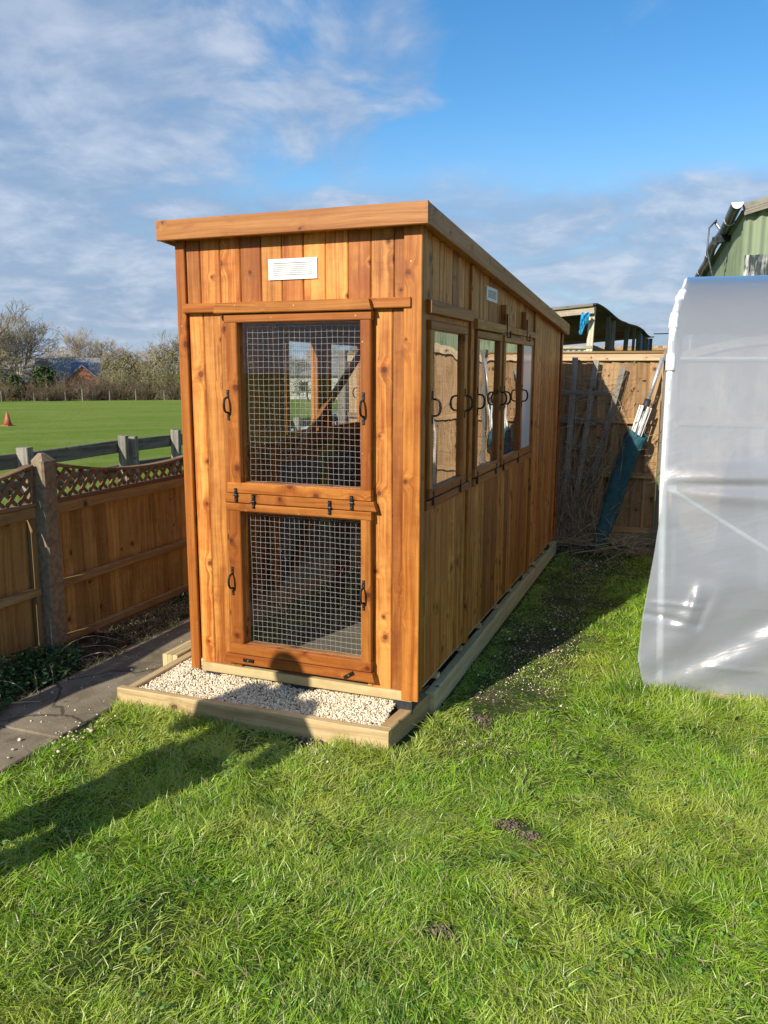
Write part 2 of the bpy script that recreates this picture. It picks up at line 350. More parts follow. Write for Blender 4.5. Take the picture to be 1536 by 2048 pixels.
t = NT('lawn_soil'); p = t.pos(); n2 = t.noise(p, 5, 5, .65); n3 = t.noise(p, 40, 5, .7)
cl = t.mix(t.rng(n2, .35, .65), (.035, .060, .012), (.06, .085, .020)); cl = t.mix(t.rng(n3, .50, .75), cl, (.13, .11, .055))
lx, ly, lz = t.sep(p)
wr = t.math('MULTIPLY', t.math('MULTIPLY', t.rng(lx, 1.15, 1.35, 0, 1), t.rng(lx, 1.55, 2.0, 1, 0)), t.rng(ly, -.7, .3, 0, 1))
cl = t.mix(t.math('MULTIPLY', t.math('MULTIPLY', wr, t.rng(n2, .35, .6)), .8), cl, t.mix(t.rng(n3, .35, .65), (.055, .042, .026), (.14, .115, .075)))
M['lawnsoil'] = t.out(t.principled(cl, .95, normal=t.bump(n3, .9, .012), spec=.1))

def blade_mat(name, cols, dry, trans=.35, patch=True):
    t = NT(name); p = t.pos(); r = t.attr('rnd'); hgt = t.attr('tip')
    n1 = t.noise(p, 1.3, 4, .6); n2 = t.noise(p, 7, 3, .6)
    c = t.mix(t.rng(t.math('ADD', t.math('MULTIPLY', r, .6), t.math('MULTIPLY', n2, .6)), .25, .9), cols[0], cols[1])
    c = t.mix(t.rng(n1, .42, .66, 0, .8), c, cols[2])
    n3 = t.noise(p, 4.2, 4, .65)
    if patch: c = t.mix(t.rng(n3, .50, .66, 0, .6), c, (.07, .19, .012)); c = t.mix(t.math('GREATER_THAN', t.math('FRACT', t.math('MULTIPLY', r, 7.7)), .91), c, (.50, .56, .20))
    c = t.mix(t.math('GREATER_THAN', r, dry), c, (.46, .38, .19))
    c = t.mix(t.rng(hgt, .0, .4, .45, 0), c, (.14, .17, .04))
    d = t.n('ShaderNodeBsdfDiffuse'); t.set(d.inputs['Color'], c)
    l = t.n('ShaderNodeBsdfTranslucent'); t.set(l.inputs['Color'], t.mix(.4, c, (.30, .42, .04)))
    g = t.n('ShaderNodeBsdfGlossy'); g.inputs['Roughness'].default_value = .42; t.set(g.inputs['Color'], (.9, 1, .85))
    a = t.n('ShaderNodeMixShader'); a.inputs[0].default_value = trans; t.t.links.new(d.outputs[0], a.inputs[1]); t.t.links.new(l.outputs[0], a.inputs[2])
    b = t.n('ShaderNodeMixShader'); b.inputs[0].default_value = .045; t.t.links.new(a.outputs[0], b.inputs[1]); t.t.links.new(g.outputs[0], b.inputs[2])
    return t.out(b.outputs[0])
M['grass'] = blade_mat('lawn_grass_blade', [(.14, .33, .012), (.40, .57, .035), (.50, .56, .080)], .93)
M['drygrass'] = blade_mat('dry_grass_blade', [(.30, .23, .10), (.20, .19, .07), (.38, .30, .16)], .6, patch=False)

t = NT('cream_gravel'); r = t.attr('rnd')
cl = t.mix(t.rng(r, 0, 1), (.56, .45, .29), (.86, .78, .60)); cl = t.mix(t.math('GREATER_THAN', r, .965), cl, (.22, .17, .13))
M['gravel'] = t.out(t.principled(cl, .8, spec=.25))
M['gravelbed'] = plain('gravel_bed', (.22, .17, .11), (.42, .34, .24), 90, .95, bump=1, bd=.006)

# ------------------------------------------------------------------ mesh builder
class MB:
    def __init__(s): s.v = []; s.f = []; s.uv = []; s.r = []
    def poly(s, pts, uvs=None, rnd=0.5):
        b = len(s.v); s.v += [tuple(p) for p in pts]; s.f.append(list(range(b, b + len(pts))))
        s.uv += uvs or [(p[0], p[2]) for p in pts]; s.r += [rnd] * len(pts)
    def bar(s, A, B, w, t, side, ch=.002, cutA=0, cutB=0):
        """chamfered bar from A to B (centre line); w along side vector, t along the third axis"""
        A = Vector(A); B = Vector(B); ax = (B - A); L = ax.length; ax = ax / L
        side = Vector(side); side = (side - ax * side.dot(ax)).normalized(); nr = ax.cross(side)
        ch = min(ch, w * .3, t * .3)
        hw, ht = w / 2, t / 2
        cs = [(-hw + ch, -ht), (hw - ch, -ht), (hw, -ht + ch), (hw, ht - ch), (hw - ch, ht), (-hw + ch, ht), (-hw, ht - ch), (-hw, -ht + ch)]
        rn = random.random(); ou, ov = random.random() * 50, random.random() * 50
        b = len(s.v); n = 8
        for k, (P, cut) in enumerate(((A, cutA), (B, cutB))):
            for a, c in cs: s.v.append(tuple(P + side * a + nr * c + ax * (a * cut)))
        cum = [0]
        for i in range(n):
            a, c = cs[i], cs[(i + 1) % n]; cum.append(cum[-1] + math.hypot(a[0] - c[0], a[1] - c[1]))
        for i in range(n):
            j = (i + 1) % n
            s.f.append([b + i, b + j, b + n + j, b + n + i])
            s.uv += [(ou + cum[i], ov), (ou + cum[i + 1], ov), (ou + cum[i + 1], ov + L), (ou + cum[i], ov + L)]; s.r += [rn] * 4
        s.f.append([b + i for i in range(n - 1, -1, -1)]); s.uv += [(ou + cs[i][0], ov + cs[i][1] * .3) for i in range(n - 1, -1, -1)]; s.r += [rn] * n
        s.f.append([b + n + i for i in range(n)]); s.uv += [(ou + cs[i][0], ov + cs[i][1] * .3) for i in range(n)]; s.r += [rn] * n
    def box(s, x0, x1, y0, y1, z0, z1, ax='z', ch=.002):
        c = ((x0 + x1) / 2, (y0 + y1) / 2, (z0 + z1) / 2)
        if ax == 'z': s.bar((c[0], c[1], z0), (c[0], c[1], z1), x1 - x0, y1 - y0, (1, 0, 0), ch)
        elif ax == 'x': s.bar((x0, c[1], c[2]), (x1, c[1], c[2]), z1 - z0, y1 - y0, (0, 0, 1), ch)
        else: s.bar((c[0], y0, c[2]), (c[0], y1, c[2]), x1 - x0, z1 - z0, (1, 0, 0), ch)
    def tube(s, pts, r, seg=6, caps=True, rnd=None):
        pts = [Vector(p) for p in pts]; rs = r if isinstance(r, (list, tuple)) else [r] * len(pts)
        b = len(s.v); rn = random.random() if rnd is None else rnd
        ref = Vector((0, 0, 1))
        d0 = (pts[-1] - pts[0])
        if abs(d0.normalized().z if d0.length > 1e-6 else 0) > .9: ref = Vector((1, 0, 0))
        cum = 0
        for i, p in enumerate(pts):
            d = (pts[min(i + 1, len(pts) - 1)] - pts[max(i - 1, 0)]).normalized()
            a = d.cross(ref); a = a.normalized() if a.length > 1e-4 else Vector((1, 0, 0)); c = a.cross(d)
            for k in range(seg):
                an = 2 * math.pi * k / seg
                s.v.append(tuple(p + a * (rs[i] * math.cos(an)) + c * (rs[i] * math.sin(an))))
        for i in range(len(pts) - 1):
            for k in range(seg):
                j = (k + 1) % seg
                s.f.append([b + i * seg + k, b + i * seg + j, b + (i + 1) * seg + j, b + (i + 1) * seg + k])
                s.uv += [(k * .02, i * .1), (k * .02 + .02, i * .1), (k * .02 + .02, i * .1 + .1), (k * .02, i * .1 + .1)]; s.r += [rn] * 4
        if caps:
            s.f.append([b + k for k in range(seg - 1, -1, -1)]); e = b + (len(pts) - 1) * seg; s.f.append([e + k for k in range(seg)])
            s.uv += [(0, 0)] * (2 * seg); s.r += [rn] * (2 * seg)
    def grid(s, rows, rnd=.5, uvs=.2):
        b = len(s.v); n = len(rows[0])
        for r_ in rows: s.v += [tuple(p) for p in r_]
        for i in range(len(rows) - 1):
            for j in range(n - 1):
                s.f.append([b + i * n + j, b + i * n + j + 1, b + (i + 1) * n + j + 1, b + (i + 1) * n + j])
                s.uv += [(j * uvs, i * uvs), ((j + 1) * uvs, i * uvs), ((j + 1) * uvs, (i + 1) * uvs), (j * uvs, (i + 1) * uvs)]; s.r += [rnd] * 4
    def build(s, name, mat, parent=None, smooth=False, recalc=True, solid=0):
        loc = LOC.get(parent.name, Vector()) if parent else Vector()
        me = bpy.data.meshes.new(name)
        me.from_pydata([(a - loc[0], b - loc[1], c - loc[2]) for a, b, c in s.v], [], s.f)
        uvl = me.uv_layers.new(name='UVMap'); uvl.data.foreach_set('uv', np.array(s.uv, dtype=np.float32).ravel())
        at = me.attributes.new('rnd', 'FLOAT', 'CORNER'); at.data.foreach_set('value', np.array(s.r, dtype=np.float32))
        if recalc:
            bm = bmesh.new(); bm.from_mesh(me); bmesh.ops.recalc_face_normals(bm, faces=bm.faces); bm.to_mesh(me); bm.free()
        me.materials.append(M[mat] if isinstance(mat, str) else mat)
        if smooth: me.polygons.foreach_set('use_smooth', [True] * len(me.polygons))
        o = bpy.data.objects.new(name, me); col.objects.link(o)
        if solid:
            md = o.modifiers.new('thickness', 'SOLIDIFY'); md.thickness = solid
        if parent: o.parent = parent; LOC[o.name] = loc
        return o
LOC = {}
def thing(name, label, cat, loc=(0, 0, 0), group=None):
    o = bpy.data.objects.new(name, None); col.objects.link(o); o.location = loc; o.empty_display_size = .2
    o['label'] = label; o['category'] = cat
    if group: o['group'] = group
    LOC[o.name] = Vector(loc); return o
def tag(o, label, cat, group=None, kind=None):
    o['label'] = label; o['category'] = cat
    if group: o['group'] = group
    if kind: o['kind'] = kind
    return o
def struct(o): o['kind'] = 'structure'; return o
def copy_tree(o, parent=None):
    c = o.copy(); col.objects.link(c); c.parent = parent
    for ch in list(o.children): copy_tree(ch, c)
    return c

# ------------------------------------------------------------------ terrain
SL = .02
def ground_z(x, y):
    r = math.hypot(x - 1, y - 1)
    return -SL * max(0, r - 7.0)
def noise2(x, y, s, seed=0):
    xi = x * s + seed * 17.3; yi = y * s - seed * 9.1
    x0 = np.floor(xi).astype(int); y0 = np.floor(yi).astype(int); fx = xi - x0; fy = yi - y0
    fx = fx * fx * (3 - 2 * fx); fy = fy * fy * (3 - 2 * fy)
    def h(a, b):
        n = (a * 374761393 + b * 668265263 + seed * 982451653) & 0x7fffffff
        n = ((n ^ (n >> 13)) * 1274126177) & 0x7fffffff
        return ((n ^ (n >> 16)) & 0xffff) / 65535.0
    return (h(x0, y0) * (1 - fx) + h(x0 + 1, y0) * fx) * (1 - fy) + (h(x0, y0 + 1) * (1 - fx) + h(x0 + 1, y0 + 1) * fx) * fy
mb = MB(); rad = [0, 3, 6, 7, 8, 10, 13, 17, 24, 34, 50, 75, 110, 170, 260, 400, 700, 1200]
rows = []
for r_ in rad:
    row = []
    for k in range(73):
        a = 2 * math.pi * k / 72; x = 1 + r_ * math.cos(a); y = 1 + r_ * math.sin(a)
        z = ground_z(x, y) if r_ <= 110 else ground_z(1 + 110 * math.cos(a), y=1 + 110 * math.sin(a))
        row.append((x, y, z - .004))
    rows.append(row)
mb.grid(rows); struct(mb.build('ground', 'pasture', smooth=True))

# lawn soil sheet with gentle lumps
def lawn_z(x, y):
    return (noise2(x, y, 1.4, 3) - .5) * .035 + (noise2(x, y, 5, 4) - .5) * .014
xs = np.linspace(-1.08, 5.5, 95); ys = np.linspace(-4.6, 4.26, 125)
X, Y = np.meshgrid(xs, ys); Z = lawn_z(X, Y) + .006
Z = np.where((X > -.35) & (X < 1.25) & (Y > -.3) & (Y < 3.9), -.0, Z)
Z = np.where(X < -.26, .0, Z)
mb = MB(); mb.grid([[(X[i, j], Y[i, j], Z[i, j] + .002) for j in range(len(xs))] for i in range(len(ys))])
struct(mb.build('lawn_soil', 'lawnsoil', smooth=True))

# path and soil strip along the left fence
mb = MB()
for i, (y0, y1) in enumerate([(-4.2, -3.35), (-3.34, -2.45), (-2.44, -1.55), (-1.54, -.66), (-.65, .25), (.26, 1.15), (1.16, 2.05), (2.06, 2.95), (2.96, 3.9)]):
    mb.box(-.745 + .01 * math.sin(i * 2.1), -.255 + .008 * math.cos(i), y0, y1, -.04, .016 + .003 * math.sin(i * 3.7), 'y', .006)
struct(mb.build('path', 'path'))
xs = np.linspace(-1.14, -.70, 16); ys = np.linspace(-4.2, 4.2, 140); X, Y = np.meshgrid(xs, ys)
Z = .016 + (noise2(X, Y, 4, 8) - .3) * .05 + (noise2(X, Y, 15, 9) - .5) * .03 - np.clip(X + .78, 0, 1) * .3
mb = MB(); mb.grid([[(X[i, j], Y[i, j], Z[i, j]) for j in range(len(xs))] for i in range(len(ys))])
struct(mb.build('soil', 'soil', smooth=True))
# bed of bare earth along the back fence
xs = np.linspace(.9, 3.9, 60); ys = np.linspace(3.98, 4.27, 14); X, Y = np.meshgrid(xs, ys)
Z = .03 + (noise2(X, Y, 5, 12) - .4) * .06 + (noise2(X, Y, 16, 13) - .5) * .03
mb = MB(); mb.grid([[(X[i, j], Y[i, j], Z[i, j]) for j in range(len(xs))] for i in range(len(ys))])
struct(mb.build('soil', 'soil', smooth=True))

# ------------------------------------------------------------------ THE SHED
W, L = 1.17, 3.70
def zt(y): return 2.180 - .0715 * (y + .054)
shed = thing('aviary_shed', 'narrow orange stained timber aviary shed with pent roof and mesh doors', 'shed', (0, 0, 0))

def vboards_x(mb, x0, x1, y, z0, z1, pitch=.104, th=.014, start=None):
    x = x0 if start is None else start
    while x < x1 - .002:
        a = max(x, x0); b = min(x + pitch, x1)
        if b - a > .006: mb.box(a + .0012, b - .0012, y, y + th, z0, z1, 'z', .0045)
        x += pitch
def vboards_y(mb, y0, y1, x, z0, z1f, pitch=.104, th=.014):
    y = y0
    while y < y1 - .002:
        b = min(y + pitch, y1); z1 = z1f((y + b) / 2) if callable(z1f) else z1f
        if b - y > .006: mb.box(x - th, x, y + .0012, b - .0012, z0, z1, 'z', .0045)
        y += pitch

# front wall boards: above the doors and both sides of them
fw = MB()
vboards_x(fw, .045, 1.105, 0.0, 1.882, 2.19, start=.015)
vboards_x(fw, .050, .222, 0.0, .186, 1.882, start=.022)
vboards_x(fw, .940, 1.105, 0.0, .186, 1.882, start=.945)
fw.build('front_wall', 'shed', shed)
# corner trims
mb = MB()
mb.box(-.002, .046, -.016, .004, .150, 2.185, 'z', .003); mb.build('corner_trim', 'trim', shed)
mb = MB(); mb.box(1.104, W + .012, -.018, .003, .150, 2.185, 'z', .003); mb.build('corner_trim', 'trim', shed)
mb = MB(); mb.box(W - .001, W + .012, .0035, .052, .186, zt(.03), 'z', .003); mb.build('corner_trim', 'trim', shed)
mb = MB(); mb.box(W + .0, W + .014, L - .045, L + .012, .186, zt(L), 'z', .003); mb.build('corner_trim', 'trim', shed)
for (x, y) in ((.035, .045), (W - .05, .045), (.035, L - .04), (W - .05, L - .04)):
    mb = MB(); mb.box(x - .018, x + .018, y - .018, y + .018, .2, zt(y) - .01); mb.build('corner_post', 'shed', shed)
# front rails
mb = MB(); mb.box(.040, 1.137, -.030, -.001, 1.857, 1.899, 'x', .004); mb.build('door_rail', 'trim', shed)
mb = MB(); mb.bar((.224, -.045, 1.872), (.970, -.045, 1.872), .046, .030, (0, 0, 1), .004, .25, -.25); mb.build('drip_bar', 'trim', shed)
mb = MB(); mb.bar((.238, -.028, 1.0195), (.986, -.028, 1.0195), .044, .026, (0, 0, 1), .004, 0.0, -.3); mb.build('drip_bar', 'trim', shed)
mb = MB(); mb.bar((.212, -.030, .240), (.980, -.030, .240), .046, .030, (0, 0, 1), .004, .25, -.25); mb.build('drip_bar', 'trim', shed)
# jamb boards behind the doors
mb = MB(); mb.box(.222, .282, -.006, .04, .19, 1.857); mb.box(.938, .958, -.006, .04, .19, 1.857); mb.box(.262, .938, .0, .03, .986, 1.034, 'x'); mb.build('door_jamb', 'shed', shed)

def wires(x0, x1, z0, z1, y, step=.0254, r=.00060, along='x', const=0):
    mb = MB()
    def P(a, z): return (a, y + random.uniform(-.0006, .0006), z) if along == 'x' else (y, a, z)
    n = int((x1 - x0) / step)
    ph = random.random() * 6
    for i in range(n + 1):
        x = x0 + (x1 - x0) * i / n
        mb.tube([P(x + .0012 * math.sin(ph + z * 21 + i), z) for z in np.linspace(z0, z1, 12)], r, 4, False)
    k = int((z1 - z0) / step)
    for j in range(k + 1):
        z = z0 + (z1 - z0) * j / k
        mb.tube([P(x, z + .0013 * math.sin(ph + x * 27 + j * .7)) for x in np.linspace(x0, x1, 12)], r, 4, False)
    return mb
def bow_handle(parent, P, h, out, side):
    """P centre on the stile, out = outward normal, plates above and below with a bowed grip"""
    P = Vector(P); out = Vector(out); side = Vector(side); upv = Vector((0, 0, 1))
    mb = MB()
    for s in (-1, 1):
        c = P + upv * s * (h / 2 - .016)
        mb.bar(c - upv * .017, c + upv * .017, .013, .005, side, .0015)
    pts = []
    for k in range(13):
        a = math.pi * k / 12
        pts.append(P + upv * (h / 2 - .034) * math.cos(a) + out * (.002 + .034 * math.sin(a) ** .55))
    rr = [.0042 + .0016 * math.sin(math.pi * k / 12) for k in range(13)]
    mb.tube(pts, rr, 8)
    ho = mb.build('handle', 'iron', parent, smooth=False)
    for s in (-1, 1):
        for q in (.006, .024):
            mb = MB(); c = P + upv * s * (h / 2 - q) + out * .003
            mb.tube([c, c + out * .0025], [.0036, .0018], 8)
            ho_s = mb; parts_studs.append((mb, parent))
parts_studs = []
def door(name, x0, x1, z0, z1, gx0, gx1, gz0, gz1, hz, label):
    d = MB()
    yf = -.040
    d.box(x0, gx0, yf, -.008, z0 + .045 if name == 'u' else z0, z1 - .036, 'z', .004)
    d.box(gx1, x1, yf, -.008, z0 + .045, z1 - .036, 'z', .004)
    d.box(x0 - .004, x1 + .003, yf - .003, -.008, z1 - .036, z1, 'x', .004)
    d.box(x0 - .012, x1 + .002, yf - .004, -.008, z0, z0 + (gz0 - z0), 'x', .004)
    dd = d.build('door', 'trim', shed)
    if label: dd['label'] = label
    g = MB(); g.box(gx0 - .012, gx1 + .012, -.012, -.009, gz0 - .012, gz1 + .012, 'z', .0005); g.build('pane', 'doorpane', dd)
    wires(gx0 + .022, gx1 + .004, gz0 + .004, gz1 - .012, .018).build('wire_mesh', 'galv', dd)
    fr = MB()   # inner reveal of the opening
    fr.box(gx0 - .02, gx0, -.0075, .03, gz0, gz1); fr.box(gx1, gx1 + .018, -.0075, .03, gz0, gz1)
    fr.box(gx0 - .02, gx1 + .018, -.0075, .03, gz1, gz1 + .02, 'x'); fr.box(gx0 - .02, gx1 + .018, -.0075, .03, gz0 - .02, gz0, 'x')
    fr.build('reveal', 'shed', dd)
    for hx, hzc in hz: bow_handle(dd, (hx, yf - .001, hzc), .135, (0, -1, 0), (1, 0, 0))
    return dd
door('u', .266, .966, 1.0435, 1.846, .322, .918, 1.092, 1.806, [(.270, 1.446), (.934, 1.442)], 'upper mesh door with pane')
door('l', .250, .966, .265, .9955, .314, .918, .315, .948, [(.266, .624), (.933, .621)], 'lower mesh door with pane')
for mb_, par in parts_studs: mb_.build('stud', 'stud', par)
# hinges, turn buttons, screws, vent
for x, z in ((.299, 1.036), (.390, 1.010), (.773, 1.006), (.879, 1.034)):
    mb = MB(); mb.bar((x, -.047, z - .031), (x, -.047, z + .031), .014, .007, (1, 0, 0), .002); mb.tube([(x - .009, -.052, z), (x + .009, -.052, z)], .0045, 8)
    h = mb.build('hinge', 'iron', shed)
    for s in (-1, 1):
        mb = MB(); mb.tube([(x, -.050, z + s * .021), (x, -.054, z + s * .021)], [.004, .002], 8); mb.build('stud', 'stud', h)
for x, z, a in ((.343, .242, 0), (.863, .243, 33)):
    v = Vector((math.cos(R(a)), 0, math.sin(R(a)))) * .027
    c = Vector((x, -.050, z)); mb = MB(); mb.bar(c - v, c + v, .016, .008, (0, 0, 1) if a < 45 else (1, 0, 0), .002); h = mb.build('turn_button', 'iron', shed)
    mb = MB(); mb.tube([c + Vector((0, -.004, 0)), c + Vector((0, -.008, 0))], [.004, .002], 8); mb.build('stud', 'brass', h)
for x, z, y in ((1.135, 2.04, -.018), (1.135, 1.30, -.018), (1.135, .80, -.018), (1.135, .36, -.018), (1.145, .24, -.018), (.022, 1.8, -.016), (.022, .9, -.016), (.33, 1.882, -.06), (.9, 1.828, -.043), (.62, 1.875, -.06),
                (.265, 1.6, -.040), (.93, 1.72, -.040), (.93, 1.25, -.040), (.5, 1.828, -.043), (.35, .965, -.043), (.62, .965, -.043), (1.035, 2.225, -.074)):
    mb = MB(); mb.tube([(x, y + .001, z), (x, y - .0015, z)], [.0042, .003], 8); mb.build('screw', 'brass', shed)
def vent(P, w, h, out, side):
    P = Vector(P); out = Vector(out); side = Vector(side); u = Vector((0, 0, 1))
    mb = MB(); t_ = .006
    for s in (-1, 1):
        mb.bar(P + u * s * (h / 2 - .009) - side * w / 2 + out * t_ / 2, P + u * s * (h / 2 - .009) + side * w / 2 + out * t_ / 2, .018, t_, u, .001)
        mb.bar(P + side * s * (w / 2 - .012) - u * (h / 2 - .018) + out * t_ / 2, P + side * s * (w / 2 - .012) + u * (h / 2 - .018) + out * t_ / 2, .024, t_, side, .001)
    v = mb.build('vent', 'white', shed)
    mb = MB(); mb.bar(P - side * (w / 2 - .024) + out * .001, P + side * (w / 2 - .024) + out * .001, h - .036, .002, u, .0004); mb.build('backing', 'ventdark', v)
    for k in range(6):
        z = -h / 2 + .024 + k * (h - .048) / 5
        mb = MB(); c = P + u * z + out * .0035
        mb.bar(c - side * (w / 2 - .025), c + side * (w / 2 - .025), (h - .048) / 5 - .0022, .004, u, .0008); mb.build('slat', 'white', v)
    for a in (-1, 1):
        for b in (-1, 1):
            mb = MB(); c = P + side * a * (w / 2 - .009) + u * b * (h / 2 - .009) + out * .006; mb.tube([c, c + out * .001], .003, 8); mb.build('screw', 'steel', v)
vent((.590, -.001, 2.033), .235, .088, (0, -1, 0), (1, 0, 0))
vent((W + .001, 1.215, 2.010), .245, .074, (1, 0, 0), (0, 1, 0))

# side walls -------------------------------------------------------
def side_wall(x, s, wins, sill, sect):
    """s=+1: right wall facing +X; s=-1 left wall facing -X"""
    name = 'side_wall'
    mb = MB(); xo = x if s > 0 else x + .014
    zs = sill
    vboards_y(mb, .052, .775, xo, .186, zs); vboards_y(mb, .852, 2.455, xo, .186, zs)
    vboards_y(mb, .052, .775, xo, 1.86, zt); vboards_y(mb, .852, 2.455, xo, 1.83, zt)
    vboards_y(mb, 2.505, L - .045, xo, .186, zt)
    # infill between the window openings
    e = .052
    for (a, b, dr) in wins:
        if a - e > .01: vboards_y(mb, e, a, xo, zs, 1.86)
        e = b
    vboards_y(mb, e, 2.505, xo, zs, 1.845)
    for (a, b, dr) in wins:
        hb = sorted((x - s * .001, x - s * .016)); mb.box(hb[0], hb[1], a - .004, b + .004, 1.790, 1.872, 'y', .001); mb.box(hb[0], hb[1], a - .004, b + .004, zs - .03, zs + .070, 'y', .001)
    wl = mb.build(name, 'shed', shed)
    for (y0, y1) in ((.765, .826), (2.462, 2.502)):
        mb = MB(); xx = sorted((x + s * -.006, x + s * .014)); mb.box(xx[0], xx[1], y0, y1, .17 if s > 0 else .19, zt(y1) - .002, 'z', .003); mb.build('panel_trim', 'trim', shed)
        mb = MB(); xx = sorted((x - s * .014, x - s * .05)); mb.box(xx[0], xx[1], y0 - .01, y1 + .01, .2, zt(y1) - .01, 'z', .003); mb.build('wall_stud', 'shed', shed)
    for (y0, y1, z0, z1, pr) in ((.058, .782, zs, zs + .040, .020), (.852, 2.455, zs, zs + .040, .020), (.058, .782, 1.853, 1.895, .020), (.852, 2.455, 1.822, 1.862, .020)) + sect:
        mb = MB(); xx = sorted((x + s * .001, x + s * pr)); mb.box(xx[0], xx[1], y0, y1, z0, z1, 'y', .003); mb.build('wall_rail', 'trim', shed)
    for (a, b, dr) in wins:
        st = .052 if dr else .02
        z0, z1 = zs + .048, 1.812 if a < .8 else 1.806
        pr = .024 if dr else .010
        mb = MB(); X0, X1 = sorted((x + s * .0, x + s * pr)); Xi0, Xi1 = sorted((x - s * .028, x - s * .0))
        if s < 0: z1 = 1.812
        mb.box(X0, X1, a, a + st, z0 + .044, z1 - .04, 'z', .004); mb.box(X0, X1, b - st, b, z0 + .044, z1 - .04, 'z', .004)
        mb.box(X0, X1 + .001, a, b, z1 - .04, z1, 'y', .004); mb.box(X0, X1 + .001, a, b, z0, z0 + .044, 'y', .004)
        mb.box(Xi0, Xi1, a + st - .018, a + st, z0 + .03, z1 - .02); mb.box(Xi0, Xi1, b - st, b - st + .018, z0 + .03, z1 - .02)
        w = mb.build('window', 'trim', shed); pm = 'pane' if s > 0 else 'doorpane'
        g = MB(); xg = x + s * .006
        # slightly bowed acrylic sheet
        ny, nz = 10, 14
        rows = [[(xg + .0012 * math.sin(math.pi * j / ny), a + st - .006 + (b - a - 2 * st + .012) * j / ny, z0 + .038 + (z1 - z0 - .072) * i / nz) for j in range(ny + 1)] for i in range(nz + 1)]
        g.grid(rows); g.build('pane', pm if dr else 'milky', w, smooth=True, recalc=False)  # fixed pane has its bright reflection put into the base colour
        wires(a + st + .004, b - st - .004, z0 + .05, z1 - .045, x - s * .022, along='y').build('wire_mesh', 'galv', w)
        if dr:
            for hy in ((a + .028), (b - .028)): bow_handle(w, (x + s * (pr + .001), hy, 1.445), .14, (s, 0, 0), (0, 1, 0))
            for hy in (a + .06, b - .08):
                mb = MB(); mb.bar((x + s * (pr + .001), hy, z0 - .035), (x + s * (pr + .001), hy, z0 + .03), .014, .007, (0, 1, 0), .002); mb.build('hinge', 'iron', w)
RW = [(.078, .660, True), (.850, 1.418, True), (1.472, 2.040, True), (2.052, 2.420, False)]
parts_studs = []
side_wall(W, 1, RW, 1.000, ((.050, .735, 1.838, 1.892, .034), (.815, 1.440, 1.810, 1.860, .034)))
side_wall(0, -1, [(.10, .57, True), (.98, 1.46, True), (1.56, 2.20, True)], 1.15, ())
for y in (1.475, 2.060):      # cabin hooks over the windows
    mb = MB(); mb.bar((W + .016, y, 1.862), (W + .016, y, 1.975), .030, .028, (0, 1, 0), .002); h = mb.build('hook_block', 'trim', shed)
    mb = MB(); mb.bar((W + .034, y + .012, 1.80), (W + .034, y + .012, 1.925), .010, .006, (0, 1, 0), .001); mb.tube([(W + .036, y + .012, 1.795), (W + .05, y + .03, 1.79), (W + .05, y + .03, 1.83)], .0045, 6); mb.build('hook', 'iron', h)
# back wall
mb = MB(); vboards_x(mb, 0.0, W, L - .016, .186, zt(L) - .002); mb.build('back_wall', 'shed', shed)
# floor, bearers, pads
mb = MB(); mb.box(.016, W - .016, .034, L - .02, .186, .200, 'y', .001); mb.build('floor', 'floor', shed)
mb = MB(); mb.box(.058, 1.150, -.012, .030, .141, .1855, 'x', .003); mb.build('bearer', 'treated', shed)
for x in (.08, .58, 1.10):
    mb = MB(); mb.box(x, x + .045, .031, L - .01, .142, .185, 'y', .003); mb.build('bearer', 'treated', shed)
for (x0, x1) in ((.075, .150), (.545, .660), (1.060, 1.150)):
    for y in (.0, 1.2, 2.4, 3.5):
        mb = MB(); mb.box(x0, x1, y - .004, y + .10, .082, .1405, 'x', .002); mb.build('pad', 'blackpad', shed)
for y in np.arange(.35, 3.6, .42):      # joist ends along the right side
    mb = MB(); mb.box(.1, W - .012, y, y + .045, .120, .141, 'x', .002); mb.build('joist', 'treated', shed)
# roof
mb = MB()
A = Vector((W / 2, -.034, zt(-.034) + .016)); B = Vector((W / 2, L + .042, zt(L + .042) + .016))
mb.bar(A, B, W + .07, .030, (1, 0, 0), .001); roof = mb.build('roof', 'shed', shed)
mb = MB(); mb.bar(A + Vector((0, 0, .018)), B + Vector((0, 0, .018)), W + .066, .005, (1, 0, 0), .001); mb.build('felt', 'felt', roof)
mb = MB(); mb.box(-.054, W + .0535, -.076, -.0545, 2.172, 2.259, 'x', .003); mb.build('fascia', 'fascia', roof)
for x in (-.044, W + .044):
    mb = MB(); mb.bar((x, -.054, 2.2155), (x, L + .062, 2.2155 - .0715 * (L + .116)), .085, .020, (0, 0, 1), .003, 0, 0); mb.build('fascia', 'fascia', roof)
mb = MB(); mb.box(-.033, W + .033, L + .043, L + .060, 1.90, 1.985, 'x', .003); mb.build('fascia', 'fascia', roof)
# interior
mb = MB(); mb.box(.0145, .0185, .86, 2.9, .30, 1.12, 'y', .001); mb.build('lining_board', 'greyboard', shed)
mb = MB(); mb.bar((.05, 1.02, 1.10), (.05, 2.18, 1.80), .045, .03, (0, 0, 1)); mb.build('brace', 'shed', shed)
mb = MB(); mb.bar((.05, .98, .42), (.05, 1.55, 1.05), .045, .03, (0, 0, 1)); mb.build('brace', 'shed', shed)
mb = MB(); mb.box(.02, .055, .86, 2.45, 1.08, 1.125, 'y'); mb.build('wall_stud', 'shed', shed)
mb = MB(); mb.box(.02, W - .02, 2.35, 2.39, .2, .28, 'x'); mb.box(.5, .54, 2.35, 2.39, .28, zt(2.4)); mb.box(.02, .5, 2.352, 2.388, 1.10, 1.14, 'x'); mb.build('partition', 'shed', shed)
wires(.54, W - .06, .30, 1.95, 2.37).build('partition_mesh', 'galv', shed)
